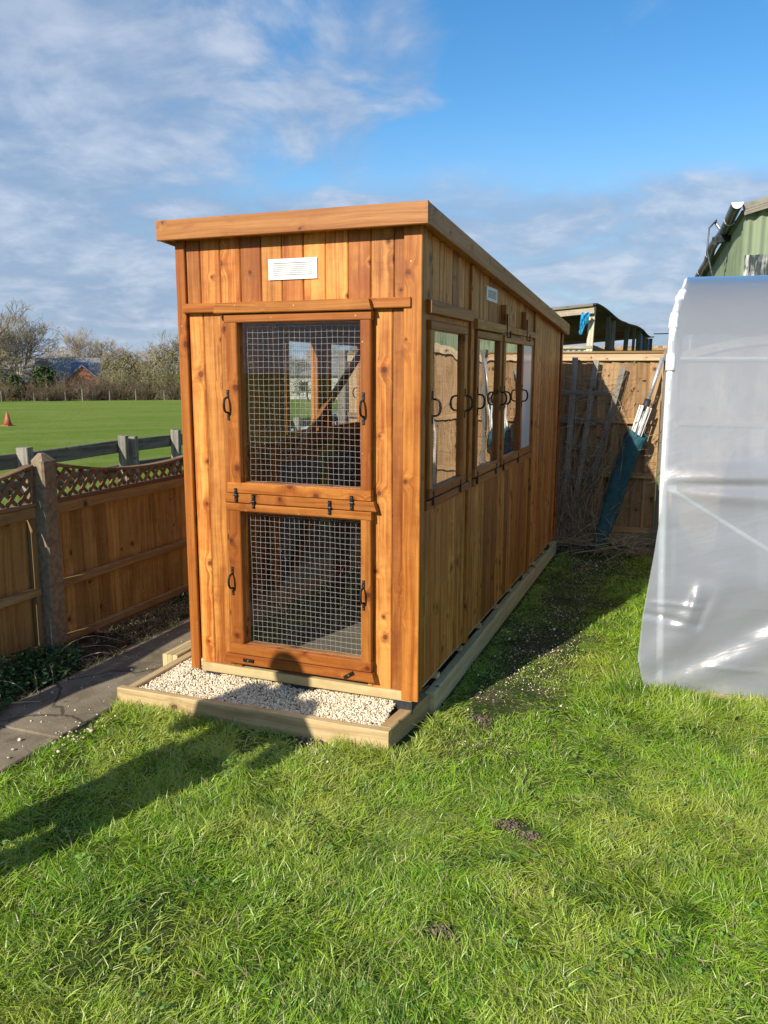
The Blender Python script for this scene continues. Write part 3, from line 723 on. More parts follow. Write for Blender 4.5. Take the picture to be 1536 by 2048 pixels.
mb = MB(); mb.box(.62, 1.1, 1.25, 1.33, .2005, .30, 'x', .004); mb.build('step', 'shed', shed)
mb = MB(); mb.bar((.80, 1.15, 1.00), (.60, 1.75, 1.42), .07, .015, (1, 0, 0), .002); mb.build('ladder', 'shed', shed)
mb = MB(); mb.box(.45, .95, 1.70, 2.1, 1.05, 1.07, 'x', .002); mb.build('shelf', 'shed', shed)

# ------------------------------------------------------------------ gravel tray and edging
edge = thing('gravel_edging', 'low frame of pale softwood boards round the gravel at the base of the shed', 'edging', (.45, -.25, 0))
mb = MB(); mb.bar((-.262, -.238, .048), (1.128, -.222, .048), .098, .042, (0, 0, 1), .004, 0, 0); mb.build('edging_board', 'rail', edge)
mb = MB(); mb.bar((-.215, -.216, .046), (-.225, 3.85, .046), .094, .045, (0, 0, 1), .004); mb.build('edging_board', 'rail', edge)
mb = MB(); mb.bar((1.098, -.200, .050), (1.150, .30, .053), .098, .060, (0, 0, 1), .005); mb.build('edging_board', 'rail', edge)
mb = MB(); mb.bar((1.168, .20, .056), (1.140, 3.90, .056), .110, .048, (0, 0, 1), .004); mb.build('edging_board', 'treated', edge)
mb = MB(); mb.box(-.2, 1.12, 3.86, 3.90, .0, .094, 'x', .004); mb.build('edging_board', 'rail', edge)
pl = thing('spare_timber', 'pale grooved decking timber lying against the left edging board', 'timber', (-.30, .25, 0))
mb = MB()
for k in range(3): mb.box(-.345 + k * .032, -.315 + k * .032, .215, 2.3, .018, .098 + .001 * k, 'y', .004)
mb.build('board', 'treated', pl)
mb = MB(); mb.box(-.19, 1.07, -.2, 3.84, .0, .072, 'x', .002); mb.box(-.06, 1.04, -.04, 3.6, .0725, .108, 'x', .01); gb = mb.build('gravel_bed', 'gravelbed'); struct(gb)

def stones(name, P, size, mat, seed=1):
    """many small angular stones as one mesh (stuff)"""
    n = len(P); rg = np.random.default_rng(seed)
    base = np.array([(x, y, z) for x in (-1, 1) for y in (-1, 1) for z in (-1, 1)], float) * .62
    oct_ = np.array([(1, 0, 0), (-1, 0, 0), (0, 1, 0), (0, -1, 0), (0, 0, 1), (0, 0, -1)], float)
    bmx = bmesh.new(); bmesh.ops.create_icosphere(bmx, subdivisions=1, radius=1); bv = np.array([v.co[:] for v in bmx.verts]); bf = np.array([[v.index for v in f.verts] for f in bmx.faces]); bmx.free()
    V = bv[None].repeat(n, 0) * (1 + rg.uniform(-.28, .28, (n, len(bv), 1)))
    V *= rg.uniform(.6, 1.25, (n, 1, 3)) * size[:, None, None]; V[:, :, 2] *= .8
    a = rg.uniform(0, 6.28, n); b = rg.uniform(-.6, .6, n); ca, sa, cb, sb = np.cos(a)[:, None], np.sin(a)[:, None], np.cos(b)[:, None], np.sin(b)[:, None]
    x, y, z = V[..., 0].copy(), V[..., 1].copy(), V[..., 2].copy(); y2 = y * cb - z * sb; z2 = y * sb + z * cb
    V[..., 0] = x * ca - y2 * sa; V[..., 1] = x * sa + y2 * ca; V[..., 2] = z2
    V += P[:, None, :]
    nv, nf = len(bv), len(bf)
    F = (bf[None] + (np.arange(n) * nv)[:, None, None]).reshape(-1, 3)
    me = bpy.data.meshes.new(name); me.vertices.add(n * nv); me.vertices.foreach_set('co', V.ravel())
    me.loops.add(len(F) * 3); me.loops.foreach_set('vertex_index', F.ravel().astype(np.int32)); me.polygons.add(len(F))
    me.polygons.foreach_set('loop_start', np.arange(len(F)) * 3); me.update(calc_edges=True)
    at = me.attributes.new('rnd', 'FLOAT', 'POINT'); at.data.foreach_set('value', np.repeat(rg.random(n), nv).astype(np.float32))
    me.materials.append(M[mat]); o = bpy.data.objects.new(name, me); col.objects.link(o); return o
rg = np.random.default_rng(5)
n = 21000
gx = rg.uniform(-.188, 1.072, n); gy = rg.uniform(-.198, .20, n); k = (gy < .12) | (gx < .02)
gx, gy = gx[k], gy[k]
n2_ = 3200; gx = np.r_[gx, rg.uniform(-.188, .02, n2_)]; gy = np.r_[gy, rg.uniform(.2, 1.1, n2_)]
gz = .075 + rg.uniform(-.002, .009, len(gx)) + .010 * (noise2(gx, gy, 6, 21) - .4) + .038 * np.clip((gy + .17) / .15, 0, 1) * np.clip((gx + .16) / .12, 0, 1)
tag(stones('gravel', np.c_[gx, gy, gz], rg.uniform(.0032, .0068, len(gx)), 'gravel', 3), 'cream pea gravel filling the timber edging in front of the shed', 'gravel', kind='stuff')

# ------------------------------------------------------------------ lawn grass
def blades(name, mat, P, Lb, Wb, ang, lean, seed=1, kind=True):
    rg = np.random.default_rng(seed); n = len(P)
    dx_, dy_ = np.cos(ang), np.sin(ang)
    sx, sy = -dy_, dx_
    tw = rg.uniform(-.8, .8, n)
    V = np.zeros((n, 7, 3)); cvx = rg.normal(0, .22, n)
    ts = [0, .38, .74, 1.0]
    for i, t_ in enumerate(ts):
        th = lean * (.35 + .9 * t_)
        hx = Lb * (np.sin(lean * .55) * t_ + .35 * np.sin(th) * t_ * t_); hz = Lb * (np.cos(lean * .75) * t_ * (1 - .25 * t_ * np.clip(lean, 0, 1.5)))
        cv = cvx * Lb * t_ * t_; cx = P[:, 0] + dx_ * hx + sx * cv; cy = P[:, 1] + dy_ * hx + sy * cv; cz = P[:, 2] + np.maximum(hz, .002)
        w = Wb * [.8, 1.0, .7, 0][i] * .5
        if i < 3:
            V[:, 2 * i, 0] = cx - sx * w; V[:, 2 * i, 1] = cy - sy * w; V[:, 2 * i, 2] = cz - w * tw
            V[:, 2 * i + 1, 0] = cx + sx * w; V[:, 2 * i + 1, 1] = cy + sy * w; V[:, 2 * i + 1, 2] = cz + w * tw
        else: V[:, 6] = np.c_[cx, cy, cz]
    b = np.arange(n)[:, None] * 7
    q = np.concatenate([b + np.array([0, 1, 3, 2]), b + np.array([2, 3, 5, 4])], 1).reshape(-1, 4)
    tr = (b + np.array([4, 5, 6]))
    me = bpy.data.meshes.new(name); me.vertices.add(n * 7); me.vertices.foreach_set('co', V.ravel())
    li = np.concatenate([q.ravel(), tr.ravel()]).astype(np.int32)
    me.loops.add(len(li)); me.loops.foreach_set('vertex_index', li)
    nq, nt = len(q), len(tr); me.polygons.add(nq + nt)
    me.polygons.foreach_set('loop_start', np.r_[np.arange(nq) * 4, nq * 4 + np.arange(nt) * 3].astype(np.int32)); me.update(calc_edges=True)
    at = me.attributes.new('rnd', 'FLOAT', 'POINT'); at.data.foreach_set('value', np.repeat(rg.random(n), 7).astype(np.float32))
    at = me.attributes.new('tip', 'FLOAT', 'POINT'); at.data.foreach_set('value', np.tile(np.array([0, 0, .38, .38, .74, .74, 1], np.float32), n))
    me.materials.append(M[mat]); o = bpy.data.objects.new(name, me); col.objects.link(o); return o

def in_view(x, y, z, mar=1.12):
    d = np.stack([x - CAM.x, y - CAM.y, z - CAM.z], -1)
    u = d @ np.array(right); v = d @ np.array(up); w = d @ np.array(fwd)
    return (w > .3) & (np.abs(u / w) < 768 / F_PX * mar + .03) & (np.abs(v / w) < 1024 / F_PX * mar + .03)
BARE = ((1.725, -.605, .042), (1.81, -.645, .034), (1.665, -1.225, .040), (.76, -.285, .07), (1.42, .18, .05))
N = 2600000
gx = rng.uniform(-.5, 4.2, N); gy = rng.uniform(-2.9, 4.1, N)
dist = np.hypot(gx - CAM.x, gy - CAM.y)
keepp = np.clip(1.25 - dist / 6.5, .22, 1.0)
tuft = noise2(gx, gy, 9, 31); tuft2 = noise2(gx, gy, 2.2, 32)
wear = np.exp(-((gx - 1.46 - .03 * gy) / .30) ** 2) * np.clip((gy + .6) / 1.2, 0, 1)      # trodden strip by the shed
bare = noise2(gx, gy, 3.3, 44)
prob = keepp * (.55 + .45 * tuft) * (1 - .52 * wear) * np.where(bare > .86, .25, 1)
for (bx, by, br_) in BARE:
    prob = np.where(np.hypot((gx - bx) * .8, gy - by) < br_ * (.9 + .7 * noise2(gx, gy, 14, 51)), .06, prob)
ok = rng.random(N) < prob
edgex = -.262 + .035 * np.sin(gy * 9) + .03 * noise2(gx, gy, 7, 50)
ok &= ~((gx < 1.205) & (gy > -.258) & (gx > -.30)) & (gx > edgex)
ok &= ~((gy > 3.98) & (gx < 3))
ok &= ~((gx < -.262) & (gy > -.45))
ok &= ~((gx > 2.16) & (gy > 1.02 + .12 * (gx - 2.15)))
core = in_view(gx, gy, gx * 0 + .03)
ok &= core | (in_view(gx, gy, gx * 0 + .03, 1.75) & (rng.random(N) < .45))
gx, gy, tuft, tuft2, wear, dist = [a[ok] for a in (gx, gy, tuft, tuft2, wear, dist)]
n = len(gx); print('grass blades', n)
def edge_boost(x, y):
    e = np.zeros_like(x)
    e = np.maximum(e, np.exp(-((y + .28) / .05) ** 2) * ((x > -.3) & (x < 1.2)))
    e = np.maximum(e, np.exp(-((x - 1.235) / .04) ** 2) * ((y > -.25) & (y < .3)) * .7)
    e = np.maximum(e, np.exp(-(((y - .80 - .12 * (x - 2.15))) / .16) ** 2) * (x > 2.0))
    e = np.maximum(e, np.exp(-((x - 2.02) / .12) ** 2) * (y > .5) * (y < 3) * .8)
    return e
eb = edge_boost(gx, gy)
Lb = rng.gamma(6, .0049, n) * (.55 + .65 * tuft2 + .45 * tuft) * (1 - .55 * wear) * (1 + .75 * eb) * np.where(gx > 1.9, 1.15, 1)
thatch = rng.random(n) < .38; Lb = np.where(thatch, Lb * .62, Lb); Lb = np.clip(Lb, .010, .085)
Wb = rng.uniform(.0016, .0032, n) * (1 + .12 * np.clip(dist - 3, 0, 4))
af = noise2(gx, gy, 2.4, 61) * 7.0 + noise2(gx, gy, 7.5, 62) * 6.0
ang = af + rng.normal(0, 1.35, n)
lean = np.where(thatch, rng.uniform(1.15, 1.55, n), 0) + np.where(thatch, 0, 1) * np.clip(rng.normal(1.12, .36, n) + .35 * (tuft2 < .5) - .35 * eb, .1, 1.55)
gz = lawn_z(gx, gy) + .004
tag(blades('grass', 'grass', np.c_[gx, gy, gz], Lb, Wb, ang, lean, 2), 'rough green lawn grass in uneven tufts across the foreground', 'grass', kind='stuff')
bp = np.concatenate([np.c_[rng.normal(bx, br_ * .55, 110), rng.normal(by, br_ * .42, 110)] for bx, by, br_ in BARE])
tag(stones('soil_crumbs', np.c_[bp, lawn_z(bp[:, 0], bp[:, 1]) + .010 + rng.uniform(0, .006, len(bp))], rng.uniform(.0015, .007, len(bp)), 'crumb', 15), 'brown crumbs of bare soil in small scars in the lawn', 'soil', kind='stuff')
# clover-like broad weeds in the lawn
mb = MB()
for k in range(420):
    x, y = random.uniform(0, 3), random.uniform(-2.4, 1.0)
    if (x < 1.25 and y > -.3) or x > 2.1 and y > .7: continue
    for q in range(random.randint(2, 5)):
        a = random.uniform(0, 6.28); r_ = random.uniform(.004, .008); d = random.uniform(.006, .016); h = random.uniform(.025, .045)
        c = Vector((x + d * math.cos(a), y + d * math.sin(a), h)); n_ = Vector((random.uniform(-.4, .4), random.uniform(-.4, .4), 1)).normalized(); s1 = n_.orthogonal().normalized(); s2 = n_.cross(s1)
        mb.poly([c + (s1 * math.cos(b_) + s2 * math.sin(b_)) * r_ for b_ in np.linspace(0, 2 * math.pi, 7)[:-1]], rnd=random.random())
tag(mb.build('clover', 'cloverleaf', recalc=False), 'small round clover leaves scattered through the lawn', 'clover', kind='stuff')
# stray gravel on the worn strip and on the path
n = 2300
px_s = np.r_[rg.normal(1.46, .17, n), rg.uniform(-.7, -.27, 130), rg.normal(.86, .09, 60), rg.uniform(-.3, -.15, 60)]
py_s = np.r_[rg.uniform(-.1, 3.7, n), rg.uniform(-.9, 2, 130), rg.normal(-.36, .05, 60), rg.normal(-.58, .08, 60)]
sz = np.r_[rg.gamma(3, .00085, n), rg.gamma(2.2, .0016, 130), rg.gamma(3, .0014, 120)]
k = (px_s > 1.21) | (px_s < -.1) | (py_s < -.26); px_s, py_s, sz = px_s[k], py_s[k], np.clip(sz[k], .0015, .011)
tag(stones('scattered_gravel', np.c_[px_s, py_s, np.where(px_s < -.25, .020, .016) + 0 * sz], sz, 'gravel', 9), 'stray cream stones scattered on the worn turf and path', 'gravel', kind='stuff')
# dry grass and weeds along the fence foot
n = 9000
x = rg.uniform(-1.06, -.70, n); y = rg.uniform(-1.2, 3.0, n); k = noise2(x, y, 5, 71) > .42; x, y = x[k], y[k]; n = len(x)
tag(blades('dry_grass', 'drygrass', np.c_[x, y, x * 0 + .015], rg.uniform(.02, .07, n), rg.uniform(.0015, .003, n), rg.uniform(0, 6.28, n), rg.uniform(.7, 1.5, n), 8), 'flattened dry grass on the soil strip beside the left fence', 'dry grass', kind='stuff')
n = 2600
x = rg.uniform(1.0, 2.15, n); y = rg.normal(4.02, .09, n)
tag(blades('dry_litter', 'drygrass', np.c_[x, y, x * 0 + .03], rg.uniform(.03, .12, n), rg.uniform(.0018, .0035, n), rg.uniform(0, 6.28, n), rg.uniform(.5, 1.5, n), 12), 'brown dead grass litter along the foot of the back fence', 'dry litter', kind='stuff')

def leafy(name, mat, label, cat, center, ext, count, size, group=None, z0=0, kind=None):
    mb = MB()
    for k in range(count):
        a = random.uniform(0, 6.28); r_ = math.sqrt(random.random()); h = random.random() * (1 - .55 * r_)
        c = Vector((center[0] + ext[0] * r_ * math.cos(a), center[1] + ext[1] * r_ * math.sin(a), z0 + .01 + ext[2] * h))
        n_ = Vector((random.uniform(-1, 1), random.uniform(-1, 1), random.uniform(.3, 1.4))).normalized(); s1 = n_.orthogonal().normalized(); s1 = (s1 * math.cos(a) + n_.cross(s1) * math.sin(a)); s2 = n_.cross(s1); w = size * random.uniform(.6, 1.3)
        mb.poly([c - s1 * w, c - s1 * .3 * w + s2 * .55 * w, c + s1 * .5 * w + s2 * .4 * w, c + s1 * w * 1.1, c + s1 * .5 * w - s2 * .4 * w, c - s1 * .3 * w - s2 * .55 * w], rnd=random.random())
    for k in range(max(4, count // 40)):
        a = random.uniform(0, 6.28); r_ = random.random() * .7
        mb.tube([(center[0], center[1], z0), (center[0] + ext[0] * r_ * math.cos(a), center[1] + ext[1] * r_ * math.sin(a), z0 + ext[2] * .8)], .0015, 3)
    return tag(mb.build(name, mat, recalc=False), label, cat, group)
leafy('weed_clump', 'ivy', 'dark green leafy weeds growing at the base of the concrete post', 'weeds', (-.92, -.16), (.20, .36, .17), 1600, .014)
leafy('weed_clump', 'ivy', 'small patch of green weeds at the fence foot beside the shed', 'weeds', (-.98, 1.42), (.08, .22, .09), 260, .013)
leafy('weed_clump', 'ivy', 'green weeds under dead stems at the far left edge by the path', 'weeds', (-.84, -.62), (.18, .24, .12), 900, .013)
leafy('dock_plant', 'dock', 'broad leaved dock plant at the foot of the back fence', 'weed', (1.66, 4.0), (.10, .07, .12), 46, .05)
def curvy(mb, P, d, Ln, r_, droop=.3, wob=.12, seg=8, s=4):
    p = Vector(P); d = Vector(d).normalized(); pts = [p.copy()]
    for k in range(seg):
        d = (d + Vector((random.uniform(-wob, wob), random.uniform(-wob, wob), random.uniform(-wob, wob) - droop / seg))).normalized()
        p = p + d * Ln / seg; pts.append(p.copy())
    mb.tube(pts, [r_ * (1 - .75 * i / seg) for i in range(seg + 1)], s); return pts
mb = MB()
for k in range(16):
    curvy(mb, (random.uniform(-1.02, -.8), random.uniform(-.6, .1), .03), (random.uniform(.2, 1), random.uniform(-1, .8), random.uniform(.2, .9)), random.uniform(.25, .6), .0028, 1.6, .15)
tag(mb.build('dead_stems', 'drystem', recalc=False), 'pale dead weed stems arching over the weeds by the left fence post', 'dead stems')
mb = MB(); curvy(mb, (-.95, -.75, .05), (.9, .9, .05), .5, .011, .1, .06, 6, 6); tag(mb.build('fallen_stick', 'drystem'), 'thick pale stick lying on the soil at the left edge', 'stick')
mb = MB(); curvy(mb, (-.42, .42, .028), (.15, .9, .35), .22, .009, .8, .2, 6, 6); tag(mb.build('fallen_stick', 'grey'), 'short grey stick lying on the path beside the shed', 'stick')
mb = MB(); curvy(mb, (.30, -1.23, .035), (.9, -.55, .0), .22, .0016, .0, .22, 8, 4); tag(mb.build('straw_stalk', 'drystem'), 'single curved straw stalk lying on the shaded lawn', 'straw')

# ------------------------------------------------------------------ left fence (panels, lattice tops, concrete post)
FX = -1.085
def fence_panel(y0, y1, label, rise=.105):
    t = thing('lattice_fence', label, 'fence panel', (FX, (y0 + y1) / 2, 0), 'fence panels along the left side')
    yc = (y0 + y1) / 2; hl = (y1 - y0) / 2
    mb = MB(); y = y0 + .03
    while y < y1 - .03:      # feather edge boards, overlapping
        b = min(y + .125, y1 - .01); mb.bar((FX - .028, (y + b) / 2, .05), (FX - .028 + random.uniform(-.002, .002), (y + b) / 2, .80), b - y, .011, (.15, 1, 0), .002); y += .104
    mb.build('boards', 'fence', t)
    for z0, z1, x0, x1 in ((.805, .868, -.012, .022), (.372, .415, -.016, .022), (.04, .085, -.016, .022)):
        mb = MB(); mb.box(FX + x0, FX + x1, y0 + .004, y1 - .004, z0, z1, 'y', .004); mb.build('rail', 'fencerail', t)
    for y in (y0 + .02, y1 - .02):
        mb = MB(); mb.box(FX - .016, FX + .018, y - .016, y + .016, .086, .804, 'z', .003); mb.build('stile', 'fencerail', t)
    mb = MB(); mb.box(FX - .03, FX + .03, y0 + .004, y1 - .004, .8695, .888, 'y', .004); mb.build('lattice_rail', 'lattice', t)
    def top(y): return .985 + rise * ((y - yc) / hl) ** 2
    mb = MB()
    ys_ = np.linspace(y0 + .002, y1 - .002, 25)
    for a, b in zip(ys_[:-1], ys_[1:]):
        mb.bar((FX, a - .0008, top(a)), (FX, b + .0008, top(b)), .054, .018, (1, 0, 0), .003)
    mb.build('capping', 'lattice', t)
    for side_, dxx in ((1, .007), (-1, -.007)):      # two layers of diagonal slats
        mb = MB(); st = .086; k = y0 - .3
        while k < y1 + .3:
            pts = []
            for z in np.linspace(.888, 1.15, 40):
                y = k + side_ * (z - .888) * 1.0
                if y0 + .012 < y < y1 - .012 and z < top(y) - .008: pts.append((y, z))
            if len(pts) > 2:
                a, b = pts[0], pts[-1]; mb.bar((FX + dxx, a[0], a[1]), (FX + dxx, b[0], b[1]), .024, .009, (0, 1, -side_), .002)
            k += st
        mb.build('lattice', 'lattice', t)
    for y in (y0 + .010, y1 - .010):
        mb = MB(); mb.box(FX - .02, FX + .02, y - .009, y + .009, .8885, top(y) - .012); mb.build('stile', 'lattice', t)
    mb = MB(); mb.box(FX - .025, FX + .012, y0 + .004, y1 - .004, -.10, .038, 'y', .004); mb.build('gravel_board', 'concrete', t)
    return t
fence_panel(.262, 2.07, 'closeboard fence panel with dipped lattice top right of the concrete post')
fence_panel(-1.74, .128, 'closeboard fence panel with dipped lattice top left of the concrete post')
fence_panel(-3.74, -1.87, 'nearest closeboard fence panel with dipped lattice top, at the left of the path')
fence_panel(2.20, 4.05, 'closeboard fence panel hidden behind the shed near the back corner')
def conc_post(y, label):
    t = thing('fence_post', label, 'fence post', (FX, y, 0), 'concrete fence posts')
    mb = MB(); h = 1.115; w = .044; d = .052; x = FX + .030
    mb.box(x - w, x + w, y - d, y + d, -.1, h, 'z', .010)
    apex = Vector((x - .012, y, h + .045)); c = [Vector((x + a * (w - .003), y + b * (d - .003), h - .001)) for a, b in ((-1, -1), (1, -1), (1, 1), (-1, 1))]
    ap2 = [apex + (q - apex) * .28 + Vector((0, 0, .008)) for q in c]
    for i in range(4): mb.poly([c[i], c[(i + 1) % 4], ap2[(i + 1) % 4], ap2[i]])
    mb.poly(ap2)
    mb.build('shaft', 'concrete', t); return t
conc_post(.195, 'speckled concrete fence post with weathered pointed top left of the shed')
conc_post(-1.805, 'concrete fence post of the left fence nearest the camera')
conc_post(2.135, 'concrete fence post behind the shed')

# ------------------------------------------------------------------ field post and rail fence
def rail_fence():
    t = thing('post_and_rail_fence', 'old grey weathered post and rail fence at the edge of the field', 'fence', (-3.05, 3, 0))
    posts = [(-3.03, 2.07, .955, .07), (-3.05, 3.34, .965, .055), (-3.02, 3.475, .945, .055), (-3.04, 4.19, .965, .06), (-3.06, 5.6, .96, .06), (-3.05, 7.1, .95, .06), (-3.05, 8.6, .95, .06), (-3.02, .5, .95, .06), (-3.0, -1.1, .95, .06), (-3.0, -2.7, .95, .06)]
    for x, y, h, w in posts:
        mb = MB(); mb.bar((x, y, -.1), (x + random.uniform(-.02, .02), y + random.uniform(-.02, .02), h), w * 1.5, w * 1.35, (.9, .2, 0), .006, 0, random.uniform(-.1, .1)); mb.build('post', 'grey', t)
    ys_ = [-2.7, -1.1, .5, 2.07, 3.34, 4.19, 5.6, 7.1, 8.6]
    for a, b in zip(ys_[:-1], ys_[1:]):
        for z, w in ((.85, .125), (.62, .115), (.36, .115)):
            z0 = z + random.uniform(-.012, .012); z1 = z + random.uniform(-.012, .012)
            mb = MB(); mb.bar((-3.095, a + .01, z0), (-3.095, b - .01, z1), w, .03, (0, 0, 1), .006); mb.build('rail', 'darkgrey', t)
rail_fence()
mb = MB(); mb.tube([(-16.2, 14.7, ground_z(-16.2, 14.7) + .02), (-16.2, 14.7, ground_z(-16.2, 14.7) + .03)], .01, 4)
# traffic cone in the field
ca = math.atan2(-(18 - 768) / F_PX, 1) + YAW; cd = 33.5
cx, cy = CAM.x - cd * math.sin(ca), CAM.y + cd * math.cos(ca); cz = ground_z(cx, cy)
co = thing('traffic_cone', 'faded orange cone standing alone in the green field', 'cone', (cx, cy, cz))
mb = MB(); mb.tube([(cx, cy, cz + .03), (cx, cy, cz + .24), (cx, cy, cz + .50), (cx, cy, cz + .52)], [.155, .10, .035, .022], 14); mb.build('body', 'cone', co, smooth=True)
mb = MB(); mb.box(cx - .17, cx + .17, cy - .17, cy + .17, cz - .02, cz + .03, 'x', .01); mb.build('base', 'cone', co)

# ------------------------------------------------------------------ back fence, trellis, parasol, climber
BY = 4.30
def back_panel(x0, x1, label, arch=0):
    t = thing('back_fence_panel', label, 'fence panel', ((x0 + x1) / 2, BY, 0), 'fence panels at the back')
    mb = MB(); x = x0
    def top(x): return 1.70 + arch * (1 - ((x - (x0 + x1) / 2) / ((x1 - x0) / 2)) ** 2)
    while x < x1 - .02:
        b = min(x + .128, x1); mb.bar(((x + b) / 2, BY + .012, .16), ((x + b) / 2, BY + .012 + random.uniform(-.002, .002), top((x + b) / 2)), b - x, .011, (1, .14, 0), .002); x += .108
    mb.build('boards', 'backfence', t)
    if arch:
        mb = MB(); q = np.linspace(x0, x1, 21)
        for a, b in zip(q[:-1], q[1:]): mb.bar((a - .001, BY - .012, top(a) + .01), (b + .001, BY - .012, top(b) + .01), .07, .03, (0, 0, 1), .003)
        mb.build('top_rail', 'paletrim', t)
    else:
        mb = MB(); mb.box(x0, x1, BY - .028, BY + .002, 1.692, 1.755, 'x', .004); mb.build('top_rail', 'paletrim', t)
        mb = MB(); mb.bar((x0, BY - .01, 1.766), (x1, BY - .01, 1.766), .062, .020, (0, 1, 0), .004); mb.build('capping', 'fencerail', t)
    for z in (1.165, .68, .185):
        mb = MB(); mb.box(x0, x1 - .035 + .0, BY - .032, BY + .002, z - .024, z + .024, 'x', .004); mb.build('rail', 'backfence', t)
    mb = MB(); mb.box(x0, x1, BY - .012, BY + .02, -.1, .155, 'x', .004); mb.build('gravel_board', 'concrete', t)
    return t
back_panel(.12, 1.955, 'tall sun bleached closeboard panel with pale peeling top rail behind the shed')
back_panel(-1.02, .04, 'closeboard back fence panel in the corner hidden by the shed')
back_panel(2.055, 3.90, 'closeboard fence panel with arched top standing behind the polytunnel', .16)
back_panel(4.0, 5.9, 'further arched closeboard panel behind the polytunnel', .16)
for x, lb in ((2.005, 'grey timber fence post between back fence and polytunnel'), (3.95, 'timber fence post behind the polytunnel'), (.08, 'timber fence post behind the shed'), (-1.08, 'timber fence post in the garden corner')):
    mb = MB(); mb.box(x - .042, x + .042, BY - .045, BY + .045, -.1, 1.80, 'z', .005); tag(mb.build('fence_post', 'grey'), lb, 'fence post', 'timber posts of the back fence')

tr = thing('fan_trellis', 'grey weathered fan trellis leaning on the back fence', 'trellis', (1.25, 4.18, 0))
for (xa, za, xb, zb) in ((1.175, .10, 1.215, 1.725), (1.245, .06, 1.400, 1.700), (1.300, .10, 1.635, 1.645)):
    mb = MB(); mb.bar((xa, 4.165, za), (xb, 4.225, zb), .050, .020, (1, 0, 0), .003); mb.build('upright', 'grey', tr)
mb = MB(); mb.bar((1.135, 4.16, .10), (1.045, 4.225, 1.70), .050, .020, (1, 0, 0), .003); mb.build('upright', 'grey', tr)
for z, x0, x1 in ((1.41, 1.06, 1.52), (1.16, 1.07, 1.45), (.66, 1.1, 1.38)):
    mb = MB(); mb.bar((x0, 4.19 + .035 * (z / 1.7) - .008, z), (x1, 4.19 + .035 * (z / 1.7) - .008, z), .042, .018, (0, 0, 1), .003); mb.build('crossbar', 'grey', tr)

par = thing('folded_parasol', 'folded white parasol in a dark green cover leaning on the back fence', 'parasol', (1.49, 4.0, 0))
a = Vector((1.50, 3.98, .03)); b = Vector((1.955, 4.20, 1.72)); ax = (b - a).normalized()
def on(s_): return a + (b - a) * s_
mb = MB(); mb.tube([on(.55), on(.76)], .021, 12); mb.tube([on(.755), on(1.0)], .0175, 12); mb.build('pole', 'steel', par, smooth=True)
mb = MB(); mb.tube([on(.73), on(.79)], [.030, .028], 14); mb.build('hub', 'blackpad', par, smooth=True)
for k in range(6):
    an = k * math.pi / 3 + .3; s1 = ax.orthogonal().normalized(); s2 = ax.cross(s1); o_ = s1 * math.cos(an) + s2 * math.sin(an)
    mb = MB(); mb.bar(on(.55) + o_ * .040, on(.752) + o_ * .048, .022, .013, s1 * math.sin(an) - s2 * math.cos(an), .003); mb.build('rib', 'whitepaint', par)
mb = MB(); rings_ = []
for i in range(34):
    q = i / 33; s_ = -.01 + .625 * q; c = on(s_); rr = .040 + .030 * math.sin(math.pi * min(1, q * 1.15) * .55) ** .8 + (.010 if q > .9 else 0)
    row = []
    for k in range(21):
        an = 2 * math.pi * k / 20; wv = 1 + .11 * math.sin(an * 3 + q * 7) + .05 * math.sin(q * 60 + an * 2) + .04 * math.sin(an * 5 - q * 33); s1 = Vector((1, 0, 0)); s1 = (s1 - ax * s1.dot(ax)).normalized(); s2 = ax.cross(s1)
        row.append(c + (s1 * math.cos(an) * 1.15 + s2 * math.sin(an) * .7) * rr * wv + ax * (.02 * math.sin(an * 2) if q > .95 else 0))
    rings_.append(row)
mb.grid(rings_); mb.build('cover', 'cover', par, smooth=True, recalc=False, solid=.003)

mb = MB(); lf = MB()
for k in range(80):
    x = random.uniform(1.0, 1.55); pts = curvy(mb, (x, 4.13, .03), (random.uniform(-.35, .55), random.uniform(-.12, .03), 1), random.uniform(.7, 1.75), .0045, random.uniform(-.1, .9), .20, 12)
    for p in pts[5:]:
        p.y = min(p.y, 4.26)
        for q in range(3):
            if random.random() < .35:
                c = p + Vector((random.uniform(-.04, .04), random.uniform(-.04, .0), random.uniform(-.04, .04))); n_ = Vector((random.uniform(-1, 1), -1, random.uniform(-.5, 1))).normalized(); s1 = n_.orthogonal().normalized(); s2 = n_.cross(s1); w = random.uniform(.008, .017)
                lf.poly([c - s1 * w, c + s2 * .5 * w, c + s1 * w, c - s2 * .5 * w], rnd=random.random())
for k in range(26):
    z = random.uniform(.8, 1.62); curvy(mb, (random.uniform(1.02, 1.35), 4.14, z), (1, random.uniform(-.2, .1), random.uniform(-.35, .4)), random.uniform(.3, .7), .0034, .5, .3, 12)
cl_ = thing('climbing_plant', 'straggly brown bare climber tangled over the grey trellis', 'climber', (1.25, 4.13, 0))
for m_ in (mb, lf):
    m_.v = [(p[0], min(p[1], 4.262), p[2]) for p in m_.v]
mb.build('stems', 'vine', cl_, recalc=False); lf.build('leaves', 'vineleaf', cl_, recalc=False)
mb = MB()
for k in range(170):
    curvy(mb, (random.uniform(1.1, 1.85), random.uniform(3.95, 4.16), .03), (random.uniform(-1, 1), random.uniform(-.7, .1), random.uniform(.1, 1.3)), random.uniform(.2, .65), random.uniform(.0022, .0048), 1.1, .12, 7)
for (x, y, z, dx1, dz1, ln) in ((1.22, 3.95, .08, .9, .75, .62), (1.38, 3.92, .05, 1, .32, .7), (1.5, 3.9, .04, 1, .2, .55), (1.33, 3.82, .03, .9, .25, .5)):
    curvy(mb, (x, y, z), (dx1, .15, dz1), ln, .0055, .05, .05, 7, 6)
